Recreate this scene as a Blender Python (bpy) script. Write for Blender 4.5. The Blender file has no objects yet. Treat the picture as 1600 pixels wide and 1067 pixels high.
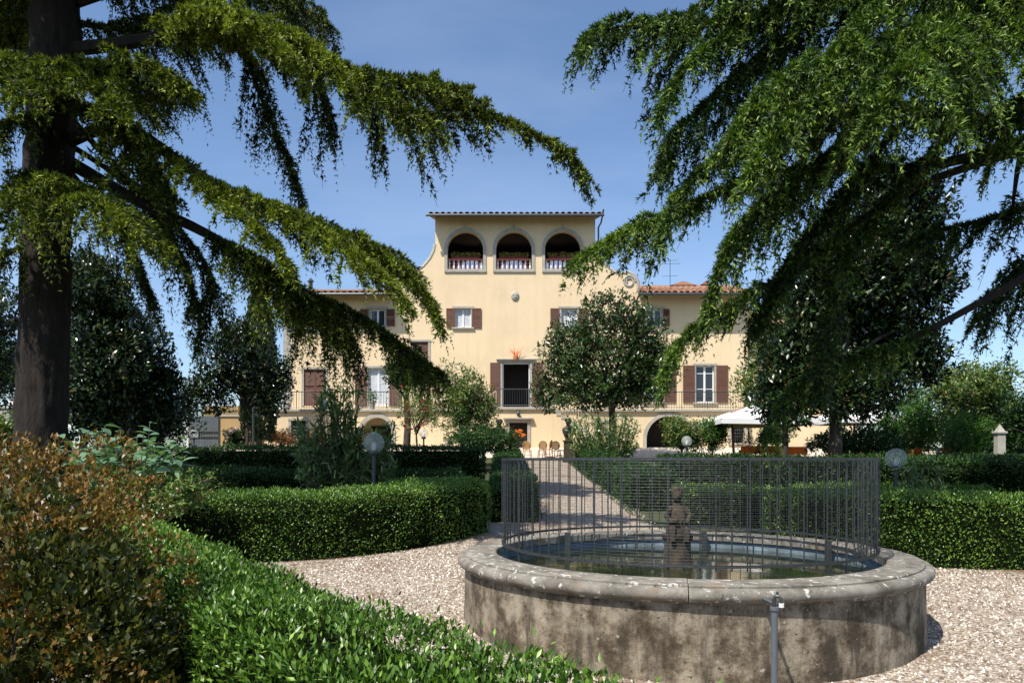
import bpy, math, random
import numpy as np
from mathutils import Vector, Matrix

rng = np.random.default_rng(7)
random.seed(7)
SC = bpy.context.scene
COL = SC.collection

# ------------------------------------------------------------------ camera, sky, sun, exposure
EYE, F = 1.6, 1200.0
cam = bpy.data.cameras.new('camera')
cam.lens = 27.0; cam.sensor_width = 36.0
cam.shift_y = 184.5 / 1600.0
cam.clip_start = 0.05; cam.clip_end = 3000
co = bpy.data.objects.new('camera', cam); COL.objects.link(co)
co.location = (0, 0, EYE); co.rotation_euler = (math.radians(90), 0, 0)
SC.camera = co

SUN = Vector((-0.40, -0.52, 1.0)).normalized()
W = bpy.data.worlds.new('World'); SC.world = W; W.use_nodes = True
nt = W.node_tree
sky = nt.nodes.new('ShaderNodeTexSky'); sky.sky_type = 'NISHITA'; sky.sun_disc = False
sky.sun_elevation = math.asin(SUN.z); sky.sun_rotation = math.atan2(SUN.x, SUN.y)
sky.altitude = 100; sky.air_density = 1.0; sky.dust_density = 0.9; sky.ozone_density = 4.4
tc = nt.nodes.new('ShaderNodeTexCoord'); mp = nt.nodes.new('ShaderNodeMapping'); mp.inputs['Scale'].default_value = (1.2, 2.2, 5.0); mp.inputs['Rotation'].default_value = (.2, .5, .6)
nz = nt.nodes.new('ShaderNodeTexNoise'); nz.inputs['Scale'].default_value = 1.6; nz.inputs['Detail'].default_value = 7; nz.inputs['Roughness'].default_value = .55
nt.links.new(tc.outputs['Generated'], mp.inputs[0]); nt.links.new(mp.outputs[0], nz.inputs['Vector'])
cr = nt.nodes.new('ShaderNodeValToRGB'); cr.color_ramp.elements[0].position = .48; cr.color_ramp.elements[0].color = (0, 0, 0, 1); cr.color_ramp.elements[1].position = .8; cr.color_ramp.elements[1].color = (.12, .12, .12, 1)
nt.links.new(nz.outputs[0], cr.inputs[0])
mc = nt.nodes.new('ShaderNodeMix'); mc.data_type = 'RGBA'; nt.links.new(cr.outputs[0], mc.inputs[0]); nt.links.new(sky.outputs[0], mc.inputs[6]); mc.inputs[7].default_value = (6.0, 6.6, 8.2, 1)
nt.links.new(mc.outputs[2], nt.nodes['Background'].inputs[0])
nt.nodes['Background'].inputs[1].default_value = 0.142
sl = bpy.data.lights.new('sun', 'SUN'); sl.energy = 5.0; sl.angle = math.radians(0.53); sl.color = (1.0, 0.95, 0.87)
so = bpy.data.objects.new('sun', sl); COL.objects.link(so)
so.rotation_euler = (-SUN).to_track_quat('-Z', 'Y').to_euler(); so.location = (-20, -20, 40)
SC.view_settings.view_transform = 'Standard'; SC.view_settings.look = 'None'
SC.view_settings.gamma = 1.0; SC.view_settings.exposure = 0.33
SC.cycles.max_bounces = 6; SC.cycles.diffuse_bounces = 2; SC.cycles.transmission_bounces = 4
SC.cycles.transparent_max_bounces = 6; SC.cycles.caustics_reflective = False; SC.cycles.caustics_refractive = False

# ------------------------------------------------------------------ helpers
def P(px, py, Y):
    return np.array([(px - 800) * Y / F, Y, EYE + (718 - py) * Y / F])
GX = [-50, 1, 6, 10.5, 38, 40.6, 46, 4000]; GZ = [-.43, -.43, -.2, .02, 1.6, 2.2, 2.25, 2.4]
def g(y):
    return np.interp(y, GX, GZ)
def nrm(a):
    return a / np.maximum(np.linalg.norm(a, axis=-1, keepdims=True), 1e-9)
_k = rng.normal(size=(10, 3)); _ph = rng.uniform(0, 6.28, 10)
def noise(p, s=1.0):
    p = np.asarray(p) * s
    v = 0
    for i in range(10):
        f = 1.0 if i < 5 else 2.1
        v = v + np.sin(p @ (_k[i] * f) + _ph[i] + 1.3 * np.sin(p @ _k[(i + 3) % 10])) * (1.0 if i < 5 else .5)
    return v / 4.0

ORG = {}
def link(o, parent=None):
    COL.objects.link(o)
    if parent is not None: o.parent = parent
    return o
def tag(o, label, cat, group=None, kind=None):
    o['label'] = label; o['category'] = cat
    if group: o['group'] = group
    if kind: o['kind'] = kind
    return o
def thing(name, loc, label, cat, group=None):
    o = bpy.data.objects.new(name, None); o.empty_display_size = .1
    COL.objects.link(o); o.location = loc; ORG[o.name] = np.array(loc, float)
    return tag(o, label, cat, group)
def org(parent):
    return ORG.get(parent.name, np.zeros(3)) if parent is not None else np.zeros(3)
def raw_mesh(name, V, Fc, mat, tint=None, smooth=False):
    me = bpy.data.meshes.new(name)
    V = np.ascontiguousarray(V, np.float32)
    Fc = np.asarray(Fc, np.int32); n, k = Fc.shape
    me.vertices.add(len(V)); me.vertices.foreach_set('co', V.ravel())
    me.loops.add(n * k); me.loops.foreach_set('vertex_index', Fc.ravel())
    me.polygons.add(n)
    me.polygons.foreach_set('loop_start', np.arange(0, n * k, k, dtype=np.int32))
    me.polygons.foreach_set('loop_total', np.full(n, k, np.int32))
    if smooth: me.polygons.foreach_set('use_smooth', np.ones(n, bool))
    if tint is not None:
        a = me.attributes.new('tint', 'FLOAT', 'POINT'); a.data.foreach_set('value', np.asarray(tint, np.float32))
    me.update(calc_edges=True); me.validate()
    me.materials.append(mat)
    return me
def np_obj(name, V, Fc, mat, parent=None, tint=None, smooth=False, kind=None):
    o = bpy.data.objects.new(name, raw_mesh(name, V - org(parent), Fc, mat, tint, smooth))
    link(o, parent)
    if parent is not None: ORG[o.name] = org(parent)
    if kind: o['kind'] = kind
    return o

class MB:
    def __init__(s): s.v = []; s.f = []
    def add(s, vs, fs):
        n = len(s.v); s.v += [tuple(map(float, v)) for v in vs]; s.f += [tuple(i + n for i in f) for f in fs]; return s
    def quad(s, a, b, c, d): return s.add([a, b, c, d], [(0, 1, 2, 3)])
    def box(s, x0, x1, y0, y1, z0, z1, bev=0):
        b = min(bev, (x1-x0)/3, (y1-y0)/3, (z1-z0)/3)
        if b <= 0:
            vs = [(x, y, z) for z in (z0, z1) for y in (y0, y1) for x in (x0, x1)]
            return s.add(vs, [(0,2,3,1),(4,5,7,6),(0,1,5,4),(2,6,7,3),(0,4,6,2),(1,3,7,5)])
        vs = []
        for z, i in ((z0, b), (z0+b, 0), (z1-b, 0), (z1, b)):
            vs += [(x0+i, y0+i, z), (x1-i, y0+i, z), (x1-i, y1-i, z), (x0+i, y1-i, z)]
        fs = [(3,2,1,0), (12,13,14,15)]
        for r in range(3):
            for k in range(4): fs.append((r*4+k, r*4+(k+1)%4, r*4+4+(k+1)%4, r*4+4+k))
        return s.add(vs, fs)
    def tube(s, pts, rad, n=8, cap=True):
        pts = [Vector(p) for p in pts]
        if not hasattr(rad, '__len__'): rad = [rad]*len(pts)
        vs = []; fs = []; u = None
        for i, p in enumerate(pts):
            t = (pts[min(i+1, len(pts)-1)] - pts[max(i-1, 0)]).normalized()
            if u is None: u = t.orthogonal().normalized()
            u = (u - t*u.dot(t));  u = u.normalized() if u.length > 1e-6 else t.orthogonal().normalized()
            w = t.cross(u)
            for k in range(n):
                a = 2*math.pi*k/n; vs.append(p + (u*math.cos(a) + w*math.sin(a))*rad[i])
        for i in range(len(pts)-1):
            for k in range(n): fs.append((i*n+k, i*n+(k+1)%n, (i+1)*n+(k+1)%n, (i+1)*n+k))
        if cap: fs += [tuple(range(n-1, -1, -1)), tuple((len(pts)-1)*n+k for k in range(n))]
        return s.add(vs, fs)
    def lathe(s, prof, c=(0,0,0), n=16, a0=0, a1=2*math.pi, sx=1, sy=1):
        full = abs(a1-a0-2*math.pi) < 1e-6; m = n if full else n+1
        vs = []; fs = []
        for j in range(m):
            a = a0 + (a1-a0)*j/n
            for r, z in prof: vs.append((c[0]+r*math.cos(a)*sx, c[1]+r*math.sin(a)*sy, c[2]+z))
        k = len(prof)
        for j in range(n):
            j2 = (j+1) % m
            for i in range(k-1): fs.append((j*k+i, j2*k+i, j2*k+i+1, j*k+i+1))
        if not full:
            fs.append(tuple(range(k-1, -1, -1))); fs.append(tuple((m-1)*k+i for i in range(k)))
        return s.add(vs, fs)
    def prism(s, poly, y0, y1):            # polygon in xz extruded along y
        n = len(poly)
        vs = [(x, y0, z) for x, z in poly] + [(x, y1, z) for x, z in poly]
        return s.add(vs, [tuple(range(n)), tuple(range(2*n-1, n-1, -1))] + [(i, i+n, (i+1) % n+n, (i+1) % n) for i in range(n)])
    def mesh(s, name, mat, smooth=False, o=(0,0,0)):
        me = bpy.data.meshes.new(name)
        me.from_pydata([(v[0]-o[0], v[1]-o[1], v[2]-o[2]) for v in s.v], [], s.f)
        if smooth:
            me.polygons.foreach_set('use_smooth', np.ones(len(me.polygons), bool))
            me.set_sharp_from_angle(angle=math.radians(40))
        me.update(); me.materials.append(mat); return me
    def build(s, name, mat, parent=None, smooth=False, kind=None):
        o = bpy.data.objects.new(name, s.mesh(name, mat, smooth, org(parent))); link(o, parent)
        if parent is not None: ORG[o.name] = org(parent)
        if kind: o['kind'] = kind
        return o
def inst(name, me, parent, loc, rz=0, scale=None):
    o = bpy.data.objects.new(name, me); link(o, parent)
    o.location = np.array(loc) - org(parent); o.rotation_euler = (0, 0, rz)
    if scale: o.scale = scale
    return o
def copy_tree(o, parent=None):
    c = o.copy(); COL.objects.link(c); c.parent = parent
    for ch in list(o.children): copy_tree(ch, c)
    return c

# ------------------------------------------------------------------ materials
def _new(name):
    m = bpy.data.materials.new(name); m.use_nodes = True
    t = m.node_tree; b = t.nodes['Principled BSDF']; return m, t, b
def _n(t, typ, **kw):
    n = t.nodes.new(typ)
    for k, v in kw.items():
        if k in n.inputs: n.inputs[k].default_value = v
        else: setattr(n, k, v)
    return n
def ramp(t, fac, stops):
    r = t.nodes.new('ShaderNodeValToRGB'); e = r.color_ramp.elements
    while len(e) < len(stops): e.new(0.5)
    for el, (p, c) in zip(e, stops): el.position = p; el.color = tuple(c)+(1,) if len(c) == 3 else c
    t.links.new(fac, r.inputs[0]); return r.outputs[0]
def mixc(t, fac, a, b, mode='MIX'):
    m = t.nodes.new('ShaderNodeMix'); m.data_type = 'RGBA'; m.blend_type = mode
    for s, i in ((fac, 0), (a, 6), (b, 7)):
        if hasattr(s, 'node'): t.links.new(s, m.inputs[i])
        else: m.inputs[i].default_value = (tuple(s)+(1,)) if hasattr(s, '__len__') else s
    return m.outputs[2]
def ntex(t, scale, detail=4, rough=.6, stretch=None):
    geo = t.nodes.new('ShaderNodeNewGeometry'); v = geo.outputs['Position']
    if stretch:
        mp = t.nodes.new('ShaderNodeMapping'); mp.inputs['Scale'].default_value = stretch
        t.links.new(v, mp.inputs[0]); v = mp.outputs[0]
    n = _n(t, 'ShaderNodeTexNoise', Scale=scale, Detail=detail, Roughness=rough)
    t.links.new(v, n.inputs['Vector']); return n.outputs[0]
def bump(t, b, h, strength=.3, dist=.02):
    bp = _n(t, 'ShaderNodeBump', Strength=strength, Distance=dist)
    t.links.new(h, bp.inputs['Height']); t.links.new(bp.outputs[0], b.inputs['Normal'])
def plain(name, c, rough=.6, var=.15, scale=6, metal=0, bmp=0, spec=None):
    m, t, b = _new(name)
    b.inputs['Roughness'].default_value = rough; b.inputs['Metallic'].default_value = metal
    if spec is not None: b.inputs['Specular IOR Level'].default_value = spec
    n = ntex(t, scale)
    c = np.array(c)
    col = ramp(t, n, [(.3, tuple(c*(1-var))), (.7, tuple(np.minimum(c*(1+var), 1)))])
    t.links.new(col, b.inputs['Base Color'])
    if bmp: bump(t, b, ntex(t, scale*4), bmp)
    return m
def leafmat(name, stops, rough=.45, trans=.25, spec=.5, tcol=None):
    m, t, b = _new(name)
    a = t.nodes.new('ShaderNodeAttribute'); a.attribute_name = 'tint'
    col = ramp(t, a.outputs['Fac'], stops)
    t.links.new(col, b.inputs['Base Color']); b.inputs['Roughness'].default_value = rough
    b.inputs['Specular IOR Level'].default_value = spec
    tr = t.nodes.new('ShaderNodeBsdfTranslucent')
    t.links.new(mixc(t, 1.0, col, tcol or (1.5, 1.6, .6), 'MULTIPLY'), tr.inputs[0])
    mx = _n(t, 'ShaderNodeMixShader'); mx.inputs[0].default_value = trans
    t.links.new(b.outputs[0], mx.inputs[1]); t.links.new(tr.outputs[0], mx.inputs[2])
    t.links.new(mx.outputs[0], t.nodes['Material Output'].inputs[0]); return m

def plaster(name, c):
    m, t, b = _new(name); c = np.array(c)
    n = ntex(t, .6, 6, .65); n2 = ntex(t, 1.2, 4, .6, (3, 3, .25))
    col = ramp(t, n, [(.25, tuple(c*.88)), (.5, tuple(c*.99)), (.75, tuple(c*1.05))])
    col = mixc(t, ramp(t, n2, [(.47, (0, 0, 0)), (.75, (.5, .5, .5))]), col, tuple(c*np.array([.86, .84, .8])))
    t.links.new(col, b.inputs['Base Color']); b.inputs['Roughness'].default_value = .9
    bump(t, b, ntex(t, 30), .15, .01); return m
def stonewall():
    m, t, b = _new('weathered_render')
    n = ntex(t, 3.4, 10, .76); col = ramp(t, n, [(.33, (.02, .014, .008)), (.44, (.10, .075, .045)), (.54, (.26, .215, .15)), (.72, (.44, .39, .30))])
    s = ntex(t, 3.0, 6, .7, (1.6, 1.6, .28)); col = mixc(t, ramp(t, s, [(.47, (0, 0, 0)), (.62, (.8, .8, .8))]), col, (.04, .03, .018))
    s2 = ntex(t, 1.7, 4, .6); col = mixc(t, ramp(t, s2, [(.55, (0, 0, 0)), (.7, (.6, .6, .6))]), col, (.36, .31, .23))
    l = ntex(t, 14, 5, .6); col = mixc(t, ramp(t, l, [(.67, (0, 0, 0)), (.70, (.8, .8, .8))]), col, (.42, .39, .33))
    l2 = ntex(t, 38, 3, .5); col = mixc(t, ramp(t, l2, [(.66, (0, 0, 0)), (.70, (1, 1, 1))]), col, (.03, .025, .018))
    t.links.new(col, b.inputs['Base Color']); b.inputs['Roughness'].default_value = .95
    bump(t, b, ntex(t, 18, 8, .75), .7, .02); return m
def copingmat():
    m, t, b = _new('coping_stone')
    n = ntex(t, 4, 8, .7); col = ramp(t, n, [(.32, (.08, .07, .054)), (.5, (.19, .17, .135)), (.7, (.33, .30, .25))])
    o = ntex(t, 2.1, 5, .7); col = mixc(t, ramp(t, o, [(.58, (0, 0, 0)), (.72, (.7, .7, .7))]), col, (.24, .13, .055))
    l = ntex(t, 12, 7, .68); col = mixc(t, ramp(t, l, [(.58, (0, 0, 0)), (.63, (.9, .9, .9))]), col, (.62, .60, .54))
    d = ntex(t, 16, 5, .6); col = mixc(t, ramp(t, d, [(.6, (0, 0, 0)), (.7, (.8, .8, .8))]), col, (.05, .042, .03))
    t.links.new(col, b.inputs['Base Color']); b.inputs['Roughness'].default_value = .9
    bump(t, b, ntex(t, 25, 8, .75), .6, .015); return m
def gravelmat():
    m, t, b = _new('gravel')
    geo = t.nodes.new('ShaderNodeNewGeometry')
    v = _n(t, 'ShaderNodeTexVoronoi', Scale=42.0); t.links.new(geo.outputs['Position'], v.inputs['Vector'])
    sep = t.nodes.new('ShaderNodeSeparateColor'); t.links.new(v.outputs['Color'], sep.inputs[0])
    col = ramp(t, sep.outputs[0], [(0, (.13, .09, .055)), (.35, (.29, .23, .17)), (.7, (.44, .37, .29)), (1, (.62, .56, .47))])
    n = ntex(t, .9, 6, .7); col = mixc(t, ramp(t, n, [(.5, (0, 0, 0)), (.68, (.75, .75, .75))]), col, (.17, .085, .045))
    t.links.new(col, b.inputs['Base Color']); b.inputs['Roughness'].default_value = .9
    bump(t, b, v.outputs['Distance'], .9, -.02); return m
def barkmat(name, c):
    m, t, b = _new(name); c = np.array(c)
    n = ntex(t, 9, 6, .7, (1, 1, .3)); col = ramp(t, n, [(.3, tuple(c*.3)), (.5, tuple(c*.8)), (.7, tuple(c*1.6))])
    t.links.new(col, b.inputs['Base Color']); b.inputs['Roughness'].default_value = .95
    bump(t, b, n, 1.0, .05); return m
def soilmat():
    m, t, b = _new('soil_and_grass')
    n = ntex(t, 1.5, 8, .7); col = ramp(t, n, [(.35, (.05, .035, .02)), (.5, (.05, .06, .02)), (.65, (.04, .075, .02))])
    t.links.new(col, b.inputs['Base Color']); b.inputs['Roughness'].default_value = 1
    bump(t, b, ntex(t, 20), .6, .03); return m
def tilemat():
    m, t, b = _new('terracotta_tile')
    oi = t.nodes.new('ShaderNodeObjectInfo')
    col = ramp(t, oi.outputs['Random'], [(0, (.20, .075, .04)), (.5, (.30, .13, .07)), (1, (.36, .2, .12))])
    n = ntex(t, 5, 5, .7); col = mixc(t, ramp(t, n, [(.5, (0, 0, 0)), (.7, (.8, .8, .8))]), col, (.16, .13, .1))
    t.links.new(col, b.inputs['Base Color']); b.inputs['Roughness'].default_value = .9; return m
def glassmat(name, c, r=.05):
    m, t, b = _new(name); b.inputs['Base Color'].default_value = tuple(c)+(1,)
    b.inputs['Roughness'].default_value = r; b.inputs['Specular IOR Level'].default_value = .6
    return m
M = {}
M['wall'] = plaster('ochre_plaster', (.79, .615, .385))
M['wall2'] = plaster('garden_wall_plaster', (.46, .31, .14))
M['stone'] = plain('grey_stone', (.40, .37, .31), .9, .15, 5, bmp=.2)
M['brown'] = plain('brown_painted_wood', (.15, .062, .038), .6, .12, 8)
M['white'] = plain('white_paint', (.78, .78, .75), .5, .04, 4)
M['tile'] = tilemat()
M['glass'] = glassmat('window_glass', (.025, .03, .035))
M['curtain'] = plain('curtain', (.55, .57, .6), .9, .15, 9)
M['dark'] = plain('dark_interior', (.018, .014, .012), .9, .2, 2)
M['iron'] = plain('grey_iron', (.075, .085, .09), .45, .2, 30, metal=.5)
M['galv'] = plain('galvanised_steel', (.06, .064, .064), .45, .4, 40, metal=.45)
M['wire'] = plain('wire', (.05, .055, .055), .5, .2, 40, metal=.4)
M['cream'] = plain('cream_railing', (.55, .47, .33), .6, .1, 8)
M['render'] = stonewall(); M['coping'] = copingmat(); M['gravel'] = gravelmat(); M['soil'] = soilmat()
M['basin'] = plain('pool_paint', (.13, .175, .2), .8, .55, 4, bmp=.3)
M['mossy'] = plain('mossy_stone', (.05, .037, .022), .9, .6, 11, bmp=.8)
M['bark'] = barkmat('cedar_bark', (.022, .014, .009)); M['bark2'] = barkmat('grey_bark', (.09, .07, .05)); M['bark3'] = barkmat('pale_bark', (.2, .15, .09))
M['core'] = plain('hedge_twig_shade', (.007, .011, .004), 1, .3, 20, spec=0)  # twiggy hedge inside, darkened: shade put into the colour
M['rattan'] = plain('rattan', (.50, .30, .12), .6, .35, 40)
M['red'] = plain('red_lacquer', (.35, .05, .035), .5, .2, 20)
M['maroon'] = plain('maroon_paint', (.16, .018, .02), .6, .2, 10)
M['orange'] = plain('orange_cloth', (.85, .17, .015), .8, .12, 4)
M['canvas'] = plain('white_canvas', (.82, .81, .79), .85, .04, 3)
M['wood'] = plain('reddish_wood', (.22, .07, .035), .6, .3, 14)
M['bronze'] = plain('dark_stone_figure', (.035, .03, .026), .7, .4, 12, bmp=.3)
M['slate'] = plain('grey_metal_panel', (.10, .115, .13), .5, .12, 6)
M['pot'] = plain('terracotta_pot', (.42, .16, .07), .85, .2, 12)
M['litter'] = leafmat('brown_litter', [(0, (.09, .035, .015)), (.6, (.2, .09, .04)), (1, (.3, .17, .08))], .8, .1, .2)
M['pebble'] = leafmat('pebbles', [(0, (.13, .09, .055)), (.3, (.31, .245, .18)), (.65, (.47, .40, .32)), (1, (.74, .69, .6))], .85, .0, .3)
def watermat():
    m, t, b = _new('pond_water')
    b.inputs['Base Color'].default_value = (.022, .03, .014, 1); b.inputs['Roughness'].default_value = .06
    n = ntex(t, 6, 3, .5); bump(t, b, n, .12, .01)
    n2 = ntex(t, 2.5, 5, .7); t.links.new(ramp(t, n2, [(.4, (.010, .015, .007)), (.65, (.03, .038, .014))]), b.inputs['Base Color'])
    return m
M['water'] = watermat()
def globemat():
    m, t, b = _new('lamp_globe_glass')
    b.inputs['Base Color'].default_value = (.72, .74, .68, 1); b.inputs['Roughness'].default_value = .12
    tr = t.nodes.new('ShaderNodeBsdfTransparent'); mx = _n(t, 'ShaderNodeMixShader'); mx.inputs[0].default_value = .28
    t.links.new(tr.outputs[0], mx.inputs[1]); t.links.new(b.outputs[0], mx.inputs[2])
    t.links.new(mx.outputs[0], t.nodes['Material Output'].inputs[0]); return m
M['globe'] = globemat()
G = lambda *c: [(i/(len(c)-1), x) for i, x in enumerate(c)]
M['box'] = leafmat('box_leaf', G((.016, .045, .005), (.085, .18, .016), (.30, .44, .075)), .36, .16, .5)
M['boxdark'] = leafmat('box_leaf_dark', G((.014, .038, .008), (.028, .07, .013), (.05, .11, .022)), .5, .15, .25)  # darker copy of the box leaf; shade of the back hedges put into colour
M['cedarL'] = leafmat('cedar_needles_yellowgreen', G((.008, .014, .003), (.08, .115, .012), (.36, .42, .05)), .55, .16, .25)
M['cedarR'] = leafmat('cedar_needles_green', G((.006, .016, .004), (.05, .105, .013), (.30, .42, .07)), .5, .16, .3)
M['magnolia'] = leafmat('magnolia_leaf', G((.007, .018, .005), (.017, .04, .009), (.036, .072, .016), (.11, .07, .022)), .27, .05, .6)
M['magnolia_lit'] = leafmat('magnolia_lit_leaf', G((.010, .026, .006), (.032, .072, .014), (.07, .13, .028), (.15, .10, .03)), .28, .06, .6)  # greener, brighter copy of the magnolia leaf; sunlight put into the colour
M['loquat'] = leafmat('loquat_leaf', G((.04, .085, .016), (.085, .155, .028), (.19, .25, .065), (.26, .15, .06)), .35, .2, .5)
M['oleander'] = leafmat('oleander_leaf', G((.06, .115, .03), (.12, .20, .06), (.26, .34, .15)), .35, .2, .5)
M['bigleaf'] = leafmat('broad_bluegreen_leaf', G((.09, .18, .10), (.14, .25, .15), (.2, .32, .19)), .35, .25, .5)
M['russet'] = leafmat('russet_shoots', G((.014, .026, .006), (.07, .085, .012), (.14, .10, .016), (.21, .095, .016), (.30, .21, .05)), .42, .18, .4)
M['brightgreen'] = leafmat('bright_leaf', G((.04, .10, .02), (.075, .17, .03), (.13, .24, .05)), .4, .35, .4)
M['cypress'] = leafmat('cypress_scale', G((.014, .032, .012), (.025, .05, .016), (.04, .07, .02)), .6, .1, .3)
M['pinkbush'] = leafmat('reddish_bush', G((.16, .10, .04), (.30, .14, .06), (.42, .22, .11)), .6, .25, .3)
M['redflower'] = leafmat('red_flower', G((.45, .02, .03), (.6, .05, .07), (.65, .12, .13)), .5, .25, .3, (1.2, .6, .6))
M['palepink'] = leafmat('pale_pink_flower', G((.5, .3, .27), (.7, .52, .48), (.8, .7, .66)), .6, .25, .3, (1.1, 1, 1))
M['strap'] = leafmat('strap_leaf', G((.05, .10, .02), (.10, .17, .04), (.24, .24, .08)), .35, .3, .5)

# ------------------------------------------------------------------ foliage generators
def leaf2(Pn, A, N, L, Wd, fold=.12):
    S = nrm(np.cross(N, A)); L = L[:, None]; Wd = Wd[:, None]
    v = np.stack([Pn, Pn + A*L*.48 + S*Wd*.5 + N*Wd*fold, Pn + A*L, Pn + A*L*.48 - S*Wd*.5 + N*Wd*fold], 1)
    n = len(Pn); b = (np.arange(n)*4)[:, None]
    f = np.concatenate([b + np.array([[0, 1, 2]]), b + np.array([[0, 2, 3]])])
    return v.reshape(-1, 3), f, 4
def leaf6(Pn, A, N, L, Wd, fold=.12, bend=.25):
    S = nrm(np.cross(N, A)); L = L[:, None]; Wd = Wd[:, None]
    c1 = Pn + A*L*.35; c2 = Pn + A*L*.72 - N*L*bend*.35
    v = np.stack([Pn, c1 + S*Wd*.5 + N*Wd*fold, c1 - S*Wd*.5 + N*Wd*fold, c2 + S*Wd*.38 + N*Wd*fold*.6, c2 - S*Wd*.38 + N*Wd*fold*.6, Pn + A*L - N*L*bend], 1)
    n = len(Pn); b = (np.arange(n)*6)[:, None]
    f = np.concatenate([b + np.array([q]) for q in ([0, 1, 2], [1, 3, 2], [2, 3, 4], [4, 3, 5])])
    return v.reshape(-1, 3), f, 6
def leaves(name, Pn, A, N, L, Wd, mat, parent, tint=None, six=False, **kw):
    A = nrm(A); N = N - A*np.sum(A*N, -1, keepdims=True); N = nrm(N + 1e-6)
    v, f, k = (leaf6 if six else leaf2)(Pn, A, N, L, Wd, **kw)
    if tint is None: tint = rng.random(len(Pn))
    return np_obj(name, v, f, mat, parent, np.repeat(tint, k), kind='stuff')
def rnd(n, k=3): return rng.normal(size=(n, k))
UP = np.array([0, 0, 1.0])

def resample(line, step):
    line = np.asarray(line, float); d = np.r_[0, np.cumsum(np.linalg.norm(np.diff(line, axis=0), axis=1))]
    n = max(2, int(d[-1]/step)+1); s = np.linspace(0, d[-1], n)
    return np.stack([np.interp(s, d, line[:, i]) for i in range(line.shape[1])], 1), d[-1]
def smooth_line(line, it=3):
    p = np.asarray(line, float)
    for _ in range(it):
        q = [p[0]]
        for a, b in zip(p[:-1], p[1:]): q += [a*.75+b*.25, a*.25+b*.75]
        p = np.array(q + [p[-1]])
    return p

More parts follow.
